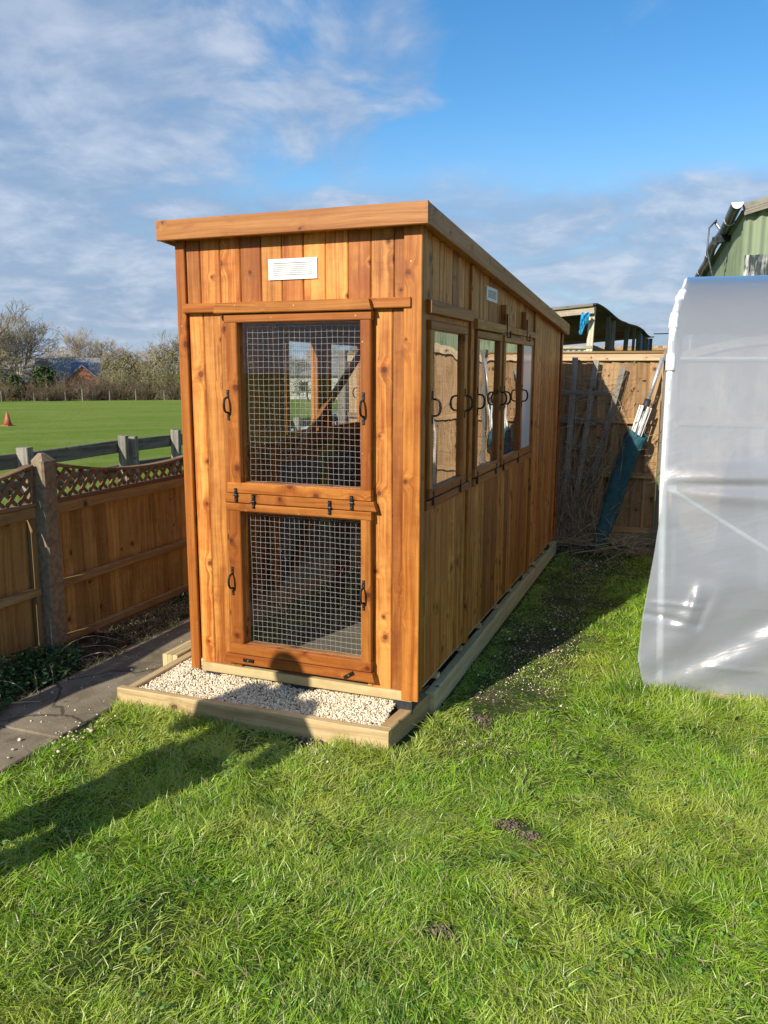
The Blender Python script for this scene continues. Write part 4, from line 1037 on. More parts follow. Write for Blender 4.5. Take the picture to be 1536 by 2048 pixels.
tag(mb.build('dead_stems', 'drystem', recalc=False), 'heap of dry straw coloured stems at the foot of the back fence', 'dead stems', kind='stuff')
mb = MB(); mb.box(1.12, 1.50, 3.90, 3.93, .0, .085, 'x', .004); mb.box(1.12, 1.14, 3.931, 4.1, 0, .085, 'y', .004); tag(mb.build('bed_edging', 'blackpad'), 'low black plastic edging strip behind the end of the shed', 'edging')

# ------------------------------------------------------------------ polytunnel
tun = thing('polytunnel', 'milky translucent polytunnel with wrinkled plastic film at the right', 'polytunnel', (2.15, .87, 0))
O = Vector((2.170, .875, 0)); e1 = Vector((.9925, .122, 0)); e2 = Vector((0, 1, 0))
prof = [(0, 0), (.01, .35), (.04, .7), (.09, 1.03), (.16, 1.35), (.24, 1.62), (.35, 1.81), (.50, 1.945), (.72, 2.055), (.92, 2.105), (1.1, 2.12)]
D = 2.2
full = prof + [(D - a, z) for a, z in prof[::-1][1:]]
def interp(pr, n):
    p = np.array(pr, float); s_ = np.r_[0, np.cumsum(np.hypot(*np.diff(p, axis=0).T))]; q = np.linspace(0, s_[-1], n)
    return np.c_[np.interp(q, s_, p[:, 0]), np.interp(q, s_, p[:, 1])]
UL = 3.6
half = interp(prof, 300)
_k = np.hanning(45); _k /= _k.sum(); _h = np.pad(half, ((22, 22), (0, 0)), mode='reflect', reflect_type='odd')
half = np.c_[np.convolve(_h[:, 0], _k, 'valid'), np.convolve(_h[:, 1], _k, 'valid')]
half[:, 1] = np.maximum.accumulate(half[:, 1]); back = interp([(D - a_, z_) for a_, z_ in prof[::-1]], 40)
PF = np.vstack([half, back[1:]])
def ox(z):      # the end hoop leans a little
    return float(np.interp(z, [0, .72, 1.03, 1.66, 1.86, 1.96, 2.05, 2.2], [0, -.030, -.044, -.052, -.054, -.040, -.012, -.006]))
def bul(z): return float(np.interp(z, [0, .08, .18, .4, .72, .95, 1.1], [.060, .085, .105, .085, .035, .006, 0]))
def H3(u, dd, z, off=0.0):
    return O + e1 * (u + ox(z) * max(0, 1 - u / 1.0)) + e2 * (dd + off) + Vector((0, 0, z))
def ridge(u, z, A_, B_, w, amp, fade=.0):
    ax_, az_ = B_[0] - A_[0], B_[1] - A_[1]; l = math.hypot(ax_, az_); tt = ((u - A_[0]) * ax_ + (z - A_[1]) * az_) / l / l; dd = ((u - A_[0]) * -az_ + (z - A_[1]) * ax_) / l
    en = max(0, min(1, tt * 6)) * max(0, min(1, (1 - tt) * 3))
    return amp * math.exp(-(dd / (w * (1 + fade * tt))) ** 2) * en if en > 0 else 0
CRE = [((.0, 1.10), (1.5, 1.28), .045, .030, 1.0), ((.0, 1.08), (1.6, 1.13), .022, .018, .8), ((.0, 1.02), (1.6, .97), .034, .024, 1.0), ((.0, 1.15), (1.5, 1.22), .026, -.014, 1.0),
       ((-.05, .02), (1.2, .62), .055, .024, 1.2), ((-.05, .03), (.75, .55), .04, -.014, 1.4), ((-.05, .05), (.35, .70), .035, .013, 1.0), ((.10, .33), (.19, .60), .022, .014, .3), ((.16, .33), (.24, .56), .016, -.008, .3),
       ((-.04, .42), (.20, .36), .015, -.009, .3), ((.0, .47), (.22, .46), .010, .006, .2), ((.30, .47), (3.0, .49), .008, .005, .1), ((.2, .17), (.55, .16), .012, .005, .2), ((.35, .30), (1.5, .75), .035, .013, 1.0),
       ((.45, .10), (2.0, .40), .05, .018, 1.0), ((.9, 1.0), (2.4, .2), .05, .016, .6), ((.05, 1.40), (3.4, 1.405), .006, .003, .1), ((1.1, 1.6), (1.9, .9), .05, .014, .5)]
def fold(u, z):
    d = sum(ridge(u, z, *c_) for c_ in CRE)
    d += .012 * mnoise.noise(Vector((u * 2.0, z * 2.4, 1))) + .005 * mnoise.noise(Vector((u * 5, z * 9, 4)))
    return d
mb = MB(); rows = []
us = np.concatenate([np.linspace(0, .8, 100), np.linspace(.812, UL, 130)])
for i, (dd, z) in enumerate(PF):
    row = []
    front = i < 300; nx = -1 if front else 1
    for u in us:
        f = fold(u, z) * min(1, (1.95 - z) / .2 if z > 1.75 else 1) if front and z < 1.95 else 0
        b_ = bul(z) * max(0, 1 - u / .12) if front else 0
        p = H3(u, dd, z, nx * (.022 + f) * float(np.interp(z, [1.7, 2.05], [1, .1]))) - e1 * b_ + Vector((0, 0, float(np.interp(z, [1.7, 2.05], [0, .024]))))
        row.append(p)
    rows.append(row)
mb.grid(rows)
mb.build('film', 'film', tun, smooth=True, recalc=False)
# end sheet, pulled over the hoop and gathered at the ground
mb = MB(); base = interp(full, 60); rows = []
for q in np.linspace(0, 1, 12):
    row = []
    for dd, z in base:
        zz = z * (1 - q * .999); x_ = dd + (D / 2 - dd) * q
        row.append(H3(0, x_, zz, (-.02 if x_ < D / 2 else .02) * (1 - q)) - e1 * (bul(zz) * (.9 - .5 * q) + .001))
    rows.append(row)
mb.grid(rows); mb.build('end_sheet', 'film', tun, smooth=True, recalc=False)
for u in (.0, 1.2, 2.4, 3.6):
    mb = MB(); mb.tube([H3(u, dd, z) for dd, z in interp(full, 44)], .019 if u == 0 else .016, 10); mb.build('hoop', 'whitepaint', tun, smooth=True)
for s0, s1_ in ((1.80, 1.90), (1.60, 1.70), (1.97, 2.03)):      # strips of repair tape on the hoop
    pts = [H3(0, dd - .012, z) for dd, z in interp(full, 240) if s0 < z < s1_ and dd < D / 2]
    mb = MB(); mb.tube(pts, [.024] * len(pts), 10); mb.build('tape', 'white', tun, smooth=True)
mb = MB(); mb.tube([H3(0, .105, 1.03), H3(.06, .098, 1.01), H3(1.2, .036, .30)], .012, 8); mb.build('brace', 'whitepaint', tun, smooth=True)
for dd, z in ((.283, 1.665), (D / 2, 2.09), (D - .283, 1.665)):
    mb = MB(); mb.tube([H3(.04, dd, z), H3(UL, dd, z)], .008, 8); mb.build('purlin', 'whitepaint', tun, smooth=True)
mb = MB(); mb.bar(H3(-.06, -.03, .012), H3(UL, -.03, .012), .05, .03, e2, .004); mb.build('base_rail', 'rail', tun)
for u, z in ((.0, 1.03), (1.2, 1.03)):
    mb = MB(); c = H3(u, .118, z); mb.bar(c - e1 * .02, c + e1 * .06, .03, .05, (0, 0, 1), .004); mb.build('clamp', 'whitepaint', tun)

# ------------------------------------------------------------------ green barn
bx, by = 2.70, 9.0
barn = thing('green_barn', 'green corrugated metal barn with sloping verge behind the polytunnel', 'barn', (bx, by, -.1))
bd = Vector((-.062, 1, 0)).normalized()      # side wall direction
def corr(mb, A, B, z0, z1f, out, pitch=.15, amp=.022):
    A = Vector(A); B = Vector(B); n_ = int((B - A).length / pitch * 8); rows = [[], []]
    for i in range(n_ + 1):
        q = i / n_; p = A + (B - A) * q; o_ = Vector(out) * amp * math.sin(q * (B - A).length / pitch * 2 * math.pi); z1 = z1f(q) if callable(z1f) else z1f
        rows[0].append((p.x + o_.x, p.y + o_.y, z0)); rows[1].append((p.x + o_.x, p.y + o_.y, z1))
    mb.grid(rows)
mb = MB(); corr(mb, (bx, by, 0), (bx + 6, by, 0), -.2, lambda q: 3.66 + 6 * q * .27 if q < .5 else 3.66 + 6 * (1 - q) * .27, (0, -1, 0)); mb.build('gable_wall', 'barn', barn, smooth=True, recalc=False)
mb = MB(); corr(mb, (bx, by, 0), Vector((bx, by, 0)) + bd * 10, -.3, 3.66, (-1, 0, 0)); mb.build('side_wall', 'barn', barn, smooth=True, recalc=False)
mb = MB()
for s_ in (0, 1):
    A = Vector((bx + 3, 0, 4.47)); x0 = bx - .06 if s_ == 0 else bx + 6.06
    q0 = Vector((x0, by - .12, 3.66)); q1 = Vector((bx + 3, by - .12, 4.49)); 
    mb.poly([q0, q1, q1 + bd * 10.2, q0 + bd * 10.2]); mb.poly([p + Vector((0, 0, .03)) for p in (q0, q1, q1 + bd * 10.2, q0 + bd * 10.2)])
mb.build('roof', 'slate', barn, recalc=False)
for s_ in (0, 1):
    mb = MB(); x0 = bx - .04 if s_ == 0 else bx + 6.04; mb.bar((x0, by - .10, 3.70), (bx + 3, by - .10, 4.53), .15, .03, (0, 0, 1), .004)
    mb.build('verge_board', 'grey', barn)
gut = []
rows = []
for s_ in np.linspace(0, 9.6, 40):
    c = Vector((bx - .12, by - .22, 3.78)) + bd * s_ + Vector((.02 * math.sin(s_ * 1.3), 0, -.012 * s_ + .02 * math.sin(s_ * 2.2)))
    rows.append([c + Vector((.068 * math.cos(a_), 0, .075 * math.sin(a_))) for a_ in np.linspace(math.pi, 2 * math.pi, 9)])
mb = MB(); mb.grid(rows); g_ = mb.build('gutter', 'gutter', barn, smooth=True, recalc=False, solid=.008)
mb = MB(); c = Vector((bx - .12, by - .228, 3.78)); mb.poly([c + Vector((.074 * math.cos(a_), 0, .081 * math.sin(a_))) for a_ in np.linspace(math.pi, 2 * math.pi, 12)]); mb.build('end_cap', 'white', g_, recalc=False, solid=.006)
for s_ in (1.2, 4.4, 7.0):
    mb = MB(); cc_ = c + bd * s_ + Vector((.02 * math.sin(s_ * 1.3), 0, -.012 * s_ + .02 * math.sin(s_ * 2.2) - .003)); mb.grid([[cc_ + bd * w + Vector((.076 * math.cos(a_), 0, .082 * math.sin(a_))) for a_ in np.linspace(math.pi, 2 * math.pi, 9)] for w in (0, .06)]); mb.build('joint_clip', 'white', g_, recalc=False, solid=.004)
e_ = c + bd * 9.5; mb = MB(); mb.tube([e_ + Vector((0, 0, -.18)), e_ + Vector((.02, 0, -3.2))], .035, 8); mb.build('downpipe', 'whitepaint', barn)
mb = MB(); 
mb.bar(c + bd * 1.9 + Vector((-.12, 0, -.20)), c + bd * 2.3 + Vector((.24, -.1, -.10)), .12, .10, (0, 0, 1), .02); mb.bar(c + bd * 2.0 + Vector((.0, 0, -.08)), c + bd * 2.05 + Vector((-.12, 0, .10)), .05, .04, (0, 1, 0), .01); mb.build('floodlight', 'gutter', barn)
mb = MB(); mb.tube([c + bd * 2.0 + Vector((-.10, 0, .12)), c + bd * 2.0 + Vector((-.20, -.05, .0)), c + bd * 2.0 + Vector((-.21, -.1, -.35)), c + bd * 2 + Vector((-.10, -.1, -.75)), c + bd * 2 + Vector((-.02, -.1, -1.1)), c + bd * 2 + Vector((-.05, -.1, -2))], .014, 6); mb.build('cable', 'gutter', barn, smooth=True)
mb = MB(); corr(mb, (bx + .02, by - .045, 0), (bx + 1.2, by - .045, 0), 2.4, 3.13, (0, -1, 0), .15, .025); mb.build('patched_sheet', 'patch', barn, smooth=True, recalc=False)

# ------------------------------------------------------------------ tumbledown open shed
os_ = thing('open_field_shed', 'ramshackle open sided timber shelter with sagging roof beyond the back fence', 'shelter', (.4, 12, -.15))
sd = Vector((.043, 1, 0)).normalized(); fd = Vector((-1, .05, 0)).normalized(); P0 = Vector((.40, 12, 0)); RZ = 2.72
def roofz(s_, w): return RZ + .045 * math.sin(s_ * 1.15 + .5) - .035 * abs(math.sin(s_ * .8)) - .075 * w - .012 * s_
rows = []
for s_ in np.linspace(-.15, 10.6, 40): rows.append([P0 + sd * s_ + fd * (w - .08) + Vector((0, 0, roofz(s_, w) + .03)) for w in np.linspace(0, 4.6, 12)])
mb = MB(); mb.grid(rows); mb.build('roof', 'shelterroof', os_, recalc=False, solid=.03)
mb = MB(); mb.bar(P0 + fd * -.05 + sd * -.12 + Vector((0, 0, RZ - .05)), P0 + fd * 4.5 + sd * -.12 + Vector((0, 0, RZ - .40)), .11, .03, (0, 0, 1), .004); mb.build('fascia', 'creamtimber', os_)
mb = MB(); mb.bar(P0 + fd * -.03 + sd * -.16 + Vector((0, 0, RZ + .04)), P0 + fd * 4.5 + sd * -.16 + Vector((0, 0, RZ - .30)), .05, .03, (0, 0, 1), .004); mb.build('fascia', 'darkgrey', os_)
for s_, dx1, w in ((0, 0, .11), (1.9, .05, .09), (2.6, -.03, .10), (4.9, -.10, .10), (6.3, -.05, .07), (7.3, .0, .12), (8.6, .05, .10), (9.4, 0, .08), (10.4, 0, .1)):
    b_ = P0 + sd * s_; mb = MB(); mb.bar(b_ + Vector((-.10 if s_ == 0 else dx1, 0, -.3)), b_ + Vector((0, 0, roofz(s_, 0))), w, w * .9, (1, 0, 0), .006); mb.build('post', 'creamtimber' if s_ == 0 else 'grey', os_)
for s_ in (0, 3.4, 6.8, 10.4):
    b_ = P0 + sd * s_ + fd * 4.3; mb = MB(); mb.bar(b_ + Vector((0, 0, -.3)), b_ + Vector((0, 0, roofz(s_, 4.3))), .1, .1, (1, 0, 0), .006); mb.build('post', 'darkgrey', os_)
for w in (1.45, 2.9):
    b_ = P0 + fd * w; mb = MB(); mb.bar(b_ + Vector((0, 3, -.3)), b_ + Vector((0, 3, RZ - .2)), .1, .1, (1, 0, 0), .006); mb.build('post', 'darkgrey', os_)
mb = MB(); corr(mb, P0 + fd * .08, P0 + fd * 4.4, -.3, 2.00, (0, -1, 0), .10, .015); mb.build('front_sheet', 'palesheet', os_, recalc=False)
mb = MB(); mb.bar(P0 + fd * -.02 + sd * -.04 + Vector((0, 0, 2.03)), P0 + fd * 4.4 + sd * -.04 + Vector((0, 0, 2.03)), .05, .05, (0, 0, 1), .004); mb.build('sill', 'creamtimber', os_)
for s_ in np.arange(.5, 6.8, .26):
    b_ = P0 + sd * s_; mb = MB(); mb.bar(b_ + Vector((0, 0, -.2)), b_ + Vector((random.uniform(-.02, .02), 0, 2.05 + random.uniform(-.05, .05))), .02, .07, (1, 0, 0), .003); mb.build('paling', 'darkgrey', os_)
mb = MB(); mb.bar(P0 + sd * .1 + Vector((.03, 0, 2.02)), P0 + sd * 2.6 + Vector((.03, 0, 1.93)), .09, .03, (0, 0, 1), .003); mb.build('side_rail', 'grey', os_)
mb = MB(); mb.bar(P0 + sd * 7.4 + Vector((-.02, 0, 1.4)), P0 + sd * 8.4 + Vector((-.02, 0, 1.4)), 2.4, .02, (0, 0, 1), .003); mb.build('panel', 'bluepaint', os_)
mb = MB(); mb.bar(P0 + sd * 9.5 + Vector((-.02, 0, 1.4)), P0 + sd * 10.4 + Vector((-.02, 0, 1.4)), 2.2, .02, (0, 0, 1), .003); mb.build('panel', 'bluepaint', os_)
mb = MB(); rows = []
for i in range(14):
    q = i / 13; z = 2.62 - .36 * q; wd = .17 * (1 - q * .75)
    rows.append([P0 + Vector((-.08 - .09 * q - wd * .5 + wd * j / 6, -.22 + .03 * math.sin(j * 1.7 + q * 9), z + .02 * math.sin(j * 2 + i))) for j in range(7)])
mb.grid(rows); tag(mb.build('tarpaulin', 'tarp_blue', recalc=False, solid=.01), 'torn scrap of bright blue tarp hanging from the shelter corner post', 'tarp')
# plain fence far beyond the shelter
fr_ = thing('far_fence', 'distant brown boarded fence seen through the open shelter', 'fence', (-1, 26, -.5))
mb = MB(); x = -9
while x < 2.6: mb.box(x + .004, x + .146, 26, 26.02, -.6, 2.45 + random.uniform(-.01, .01), 'z', .004); x += .15
mb.build('boards', 'backfence', fr_)
for z in (.4, 1.3, 2.3):
    mb = MB(); mb.box(-9, 2.6, 25.95, 25.999, z, z + .08, 'x', .004); mb.build('rail', 'fencerail', fr_)
# overhead wire
mb = MB(); pts = [Vector((0.9 + 9 * q, 23 + 14 * q, 2.72 + 1.4 * q - .25 * math.sin(math.pi * q))) for q in np.linspace(0, 1, 12)]; mb.tube(pts, .015, 4); tag(mb.build('overhead_wire', 'iron'), 'thin dark wire running right from the shelter roof', 'wire')

# ------------------------------------------------------------------ far trees, hedge, houses
def polar(px, d):
    a_ = math.atan2(-(px - 768) / F_PX, 1) + YAW
    x, y = CAM.x - d * math.sin(a_), CAM.y + d * math.cos(a_); return x, y, ground_z(x, y) if d < 110 else -SL * 103
def branch(mb, p, d, ln, r_, depth, spread, wob, upb, minr):
    seg = 3; pts = [p.copy()]; q = p.copy()
    for k in range(seg):
        d = (d + Vector((random.gauss(0, wob), random.gauss(0, wob), random.gauss(0, wob) + upb))).normalized(); q = q + d * ln / seg; pts.append(q.copy())
    mb.tube(pts, [max(minr, r_ * (1 - .35 * i / seg)) for i in range(seg + 1)], 5 if depth > 3 else 3, False)
    if depth == 0: return
    nch = random.choice((3, 4)) if depth > 1 else 4
    for c in range(nch):
        base_ = pts[-1] if c < 2 else pts[random.randint(1, seg)]
        v = Vector((random.gauss(0, 1), random.gauss(0, 1), random.gauss(0, .6))).normalized()
        branch(mb, base_, (d + v * spread).normalized(), ln * random.uniform(.62, .86), r_ * .6, depth - 1, spread, wob, upb, minr)
def make_tree(name, h, depth, mat, spread=.75, trunk=.22, minr=.016, label='', cat='tree', bark='bark'):
    t_ = thing(name, label, cat, (0, 0, 0)); mb = MB(); h0 = h * trunk; r0 = h * .022
    mb.tube([(0, 0, -.3), (0, 0, h0 * .5), (random.uniform(-.1, .1), 0, h0)], [r0 * 1.3, r0, r0 * .85], 8); mb.build('trunk', bark, t_, recalc=False)
    mb = MB(); top = Vector((0, 0, h0 * .9))
    for k in range(5):
        a_ = k * 1.256 + random.uniform(-.3, .3); branch(mb, top, Vector((math.cos(a_) * .7, math.sin(a_) * .7, random.uniform(.5, 1.2))).normalized(), h * random.uniform(.20, .27), r0 * .55, depth, spread, .13, .05, minr)
    mb.build('crown', mat, t_, recalc=False); return t_
def make_bush(name, h, w, mat, n, label, leaf=None, lw=.1, nl=0, minr=.014):
    t_ = thing(name, label, 'bush', (0, 0, 0)); mb = MB()
    for k in range(n):
        a_ = random.uniform(0, 6.28); e = random.uniform(0, 1) ** .7; d = Vector((math.cos(a_) * e * w / h, math.sin(a_) * e * w / h, 1)).normalized()
        p = Vector((random.gauss(0, w * .12), random.gauss(0, w * .12), 0)); ln = h * random.uniform(.55, 1.02) * (1 - .3 * e)
        pts = curvy(mb, p, d, ln, .035, .0, .13, 6, 3)
        for q in pts[2:]:
            for c in range(3): curvy(mb, q, (d + Vector((random.gauss(0, .7), random.gauss(0, .7), random.gauss(0, .5)))), random.uniform(.25, .7) * h * .28, minr, 0, .2, 3, 3)
    mb.build('stems', mat, t_, recalc=False)
    if leaf:
        lf = MB()
        for k in range(nl):
            a_ = random.uniform(0, 6.28); e = math.sqrt(random.random()); z = h * random.uniform(.15, .98); rr = w * .5 * e * math.sqrt(max(.05, 1 - (z / h * 1.1 - .35) ** 2)); rr *= .75 + .5 * mnoise.noise(Vector((math.cos(a_) * 1.5, math.sin(a_) * 1.5, z * .9)))
            c = Vector((rr * math.cos(a_), rr * math.sin(a_), z)); n_ = Vector((random.gauss(0, 1), random.gauss(0, 1), random.gauss(0, 1))).normalized(); s1 = n_.orthogonal().normalized(); s2 = n_.cross(s1); w_ = lw * random.uniform(.5, 1.2)
            lf.poly([c - s1 * w_, c + s2 * w_ * .6, c + s1 * w_, c - s2 * w_ * .6], rnd=random.random())
        lf.build('leaves', leaf, t_, recalc=False)
    return t_
def put(t_, px, d, s=1.0, sz=None, rot=None, label=None, group=None):
    x, y, z = polar(px, d); t_.location = (x, y, z); t_.scale = (s, s, sz or s); t_.rotation_euler = (0, 0, random.uniform(0, 6.28) if rot is None else rot)
    if label: t_['label'] = label
    if group: t_['group'] = group
    return t_
GT = 'bare trees beyond the field'; GB = 'bushes of the field hedge'
t1 = make_tree('bare_tree', 10.5, 5, 'twig', label='')
t2 = make_tree('bare_tree', 8.0, 5, 'twig', spread=.9, label='')
put(t1, 45, 108, 1.0, label='large bare spreading tree standing above the hedge at the far left', group=GT)
put(t2, 105, 125, .95, label='pale bare tree right of the big spreading tree, behind the houses', group=GT)
for px, d, s, src, lb in ((-12, 104, 1.12, t1, 'tall bare tree cut by the left edge of the view'), (140, 128, .9, t2, 'low bare tree behind the slate roofs'), (190, 122, .95, t1, 'rounded bare tree just right of the red brick gable'),
                          (215, 130, .9, t2, 'bare tree behind the gap in the hedge'), (262, 132, .78, t1, 'small bare tree on the skyline above the olive bushes'), (300, 130, .85, t2, 'bare tree on the skyline left of the shed corner'), (345, 118, .88, t1, 'bare tree directly left of the shed corner'),
                          (-60, 112, 1.0, t2, 'bare tree outside the left edge of the view')):
    if src is t1 or src is t2: put(copy_tree(src), px, d, s, label=lb, group=GT)
for i, px in enumerate((395, 440, 490, 540, 590, 640, 690, 740)):
    put(copy_tree(t1 if i % 2 else t2), px, 118 + 5 * (i % 3), .8, label=['first', 'second', 'third', 'fourth', 'fifth', 'sixth', 'seventh', 'eighth'][i] + ' bare tree from the left on the skyline behind the shed', group='bare trees behind the shed')
b1 = make_bush('olive_bush', 5.2, 5.6, 'twig_olive', 85, 'x', 'buffleaf', .13, 1500)
b2 = make_bush('brown_bush', 3.6, 5.0, 'twig_brown', 90, 'x')
b3 = make_bush('evergreen_bush', 4.0, 3.6, 'twig_olive', 30, 'x', 'evergreen', .22, 1700)
spots = [(b1, 262, 100, 1.0, 'dense olive twiggy bush in the middle of the hedge'), (b1, 338, 98, 1.12, 'tall olive twiggy bush touching the shed corner'), (b1, 105, 99, .62, 'low olive twiggy bush in front of the grey roof'), (b1, 8, 104, .7, 'olive bush at the left edge below the large bare tree'),
         (b1, 232, 104, .85, 'smaller olive bush left of the dense one'), (b1, 300, 104, .9, 'olive bush between the two tallest ones'),
         (b2, 70, 97, .8, 'low brown bush left in front of the houses'), (b2, 130, 96, .95, 'brown bush left of the brick gable'), (b2, 205, 97, 1.05, 'brown bush just right of the brick gable'), (b2, 8, 96, .75, 'low brown bush at the left edge'),
         (b2, 290, 96, .8, 'brown undergrowth below the olive bushes'), (b2, 355, 96, .85, 'brown undergrowth beside the shed corner'), (b2, 240, 96, .7, 'short brown bush beside the dense olive one'), (b2, 180, 95, .62, 'short brown bush below the brick gable'), (b2, 100, 95, .6, 'short brown bush on the field edge'),
         (b3, 95, 98, .95, 'dark evergreen bush in front of the slate roof'), (b3, 38, 98, .72, 'small dark evergreen near the left house'), (b3, 155, 118, 1.35, 'green conifer top showing behind the slate roof')]
used_ = set()
for src, px, d, s, lb in spots:
    o = src if src.name not in used_ else copy_tree(src); used_.add(src.name); put(o, px, d, s, label=lb, group=GB)
for i, px in enumerate((400, 450, 500, 550, 600, 650, 700, 750)):
    put(copy_tree((b1, b2)[i % 2]), px, 98, .9, label=['first', 'second', 'third', 'fourth', 'fifth', 'sixth', 'seventh', 'eighth'][i] + ' hedge bush from the left beyond the field, hidden behind the shed', group='hedge bushes behind the shed')
# bushes in the gap right of the shelter
o = copy_tree(b2); put(o, 1312, 40, .62, label='brown bush right of the shelter above the back fence', group='bushes right of the shelter')
o = copy_tree(b3); put(o, 1338, 34, .62, label='green bush next to the polytunnel edge above the back fence', group='bushes right of the shelter')
# hedge-line posts
hp = thing('stake', 'x', 'stake', (0, 0, 0)); mb = MB(); mb.bar((0, 0, -.1), (.03, 0, 1.2), .10, .10, (1, 0, 0), .01); mb.build('shaft', 'grey', hp)
for i, (px, s) in enumerate(((9, .9), (100, .7), (136, .8), (170, 1.1), (224, .95), (276, 1.0), (332, .9), (74, .75), (190, .7))):
    o = hp if i == 0 else copy_tree(hp)
    lb = ['pale stake at the far left of the hedge line', 'short pale stake under the evergreen bush', 'pale stake left of the brick gable', 'tallest pale stake, below the brick gable', 'pale stake right of the brick gable', 'pale stake below the dense olive bush', 'pale stake nearest the shed corner', 'small pale stake left of the houses', 'short pale stake beside the tallest one'][i]
    put(o, px, 94 + (i % 3) * .4, s, rot=0, label=lb, group='stakes along the field edge')
def house(px, d, rot, w, dp, eave, ridge_, label, wall='brick', solar=False, wing=None):
    x, y, z = polar(px, d); t_ = thing('house', label, 'house', (0, 0, 0), 'houses beyond the hedge')
    mb = MB(); c = [(-w / 2, -dp / 2), (w / 2, -dp / 2), (w / 2, dp / 2), (-w / 2, dp / 2)]
    for i in range(4): a_, b_ = c[i], c[(i + 1) % 4]; mb.poly([(a_[0], a_[1], -1), (b_[0], b_[1], -1), (b_[0], b_[1], eave), (a_[0], a_[1], eave)])
    mb.poly([(w / 2, -dp / 2, eave), (w / 2, dp / 2, eave), (w / 2, 0, ridge_)]); mb.poly([(-w / 2, -dp / 2, eave), (-w / 2, dp / 2, eave), (-w / 2, 0, ridge_)])
    mb.build('wall', wall, t_, recalc=False)
    mb = MB(); o_ = .35
    for s in (-1, 1): mb.poly([(-w / 2 - o_, s * (dp / 2 + o_), eave - .15), (w / 2 + o_, s * (dp / 2 + o_), eave - .15), (w / 2 + o_, 0, ridge_ + .1), (-w / 2 - o_, 0, ridge_ + .1)])
    rf = mb.build('roof', 'slate', t_, recalc=False, solid=.15)
    if solar:
        mb = MB(); k0, k1 = .35, .8; f = lambda k: (-(dp / 2) * (1 - k), eave + (ridge_ - eave) * k + .22)
        mb.poly([(w * .05, f(k0)[0], f(k0)[1]), (w * .33, f(k0)[0], f(k0)[1]), (w * .33, f(k1)[0], f(k1)[1]), (w * .05, f(k1)[0], f(k1)[1])]); mb.build('solar_panel', 'solar', rf, recalc=False, solid=.05)
    for q in (-.3, .0, .3):
        mb = MB(); mb.box(q * w - .5, q * w + .5, -dp / 2 - .05, -dp / 2 - .01, .9, 2.1, 'z', .01); mb.build('window', 'darkin', t_)
    mb = MB(); mb.box(w / 2 + .01, w / 2 + .05, -1.4, 1.4, -.2, 2.0, 'z', .01); mb.build('door', 'darkin', t_)
    if wing:      # projecting gabled wing facing the field
        wx0, wx1, wy, wr = wing; wm = (wx0 + wx1) / 2; y0 = -dp / 2 - wy
        mb = MB(); mb.poly([(wx0, y0, -1), (wx1, y0, -1), (wx1, y0, eave), (wm, y0, wr), (wx0, y0, eave)]); mb.poly([(wx0, y0, -1), (wx0, y0 + wy + .5, -1), (wx0, y0 + wy + .5, eave), (wx0, y0, eave)]); mb.poly([(wx1, y0, -1), (wx1, y0 + wy + .5, -1), (wx1, y0 + wy + .5, eave), (wx1, y0, eave)]); mb.build('wing_wall', wall, t_, recalc=False)
        mb = MB()
        for sgn, xe in ((-1, wx0), (1, wx1)): mb.poly([(xe + sgn * .3, y0 - .25, eave - .18), (wm, y0 - .25, wr + .06), (wm, 0, wr + .06), (xe + sgn * .3, 0, eave - .18)])
        mb.build('wing_roof', 'slate', t_, recalc=False, solid=.14)
        mb = MB(); mb.box(wm - 1.1, wm + 1.3, y0 - .05, y0 - .01, -.2, 1.7, 'z', .01); mb.build('garage_door', 'darkin', t_)
    t_.location = (x, y, z); t_.rotation_euler = (0, 0, rot); return t_
house(60, 116, R(38), 10, 8, 2.3, 5.0, 'long low house with grey slate roof behind the hedge at the left')
house(146, 112, R(41), 7.0, 6.0, 2.3, 5.0, 'red brick house with its gable facing the field and blue grey roof', solar=True, wing=(-.6, 3.6, 1.6, 4.2))
house(607, 100, R(28), 9, 6, 3.0, 4.6, 'small white house beyond the field seen through the shed windows', wall='render')
# crumpled sheeting in the field beyond the shed
mb = MB(); rows = []
sx_, sy_, sz_ = polar(655, 15.5)
for i in range(26):
    row = []
    for j in range(26):
        u, v = i / 12.5 - 1, j / 12.5 - 1; e = max(0, 1 - (abs(u) ** 2.4 + abs(v) ** 2.4)); z = .75 * e ** .5 * (1 + .5 * mnoise.noise(Vector((u * 2.4, v * 2.4, 3)))) + .08 * mnoise.noise(Vector((u * 7, v * 7, 1)))
        row.append((sx_ + u * 1.7, sy_ + v * 1.0, sz_ + z - .02))
    rows.append(row)
mb.grid(rows); tag(mb.build('sheeting_heap', 'polyheap', recalc=False), 'heap of crumpled blue grey sheeting in the field seen through the shed', 'sheeting')

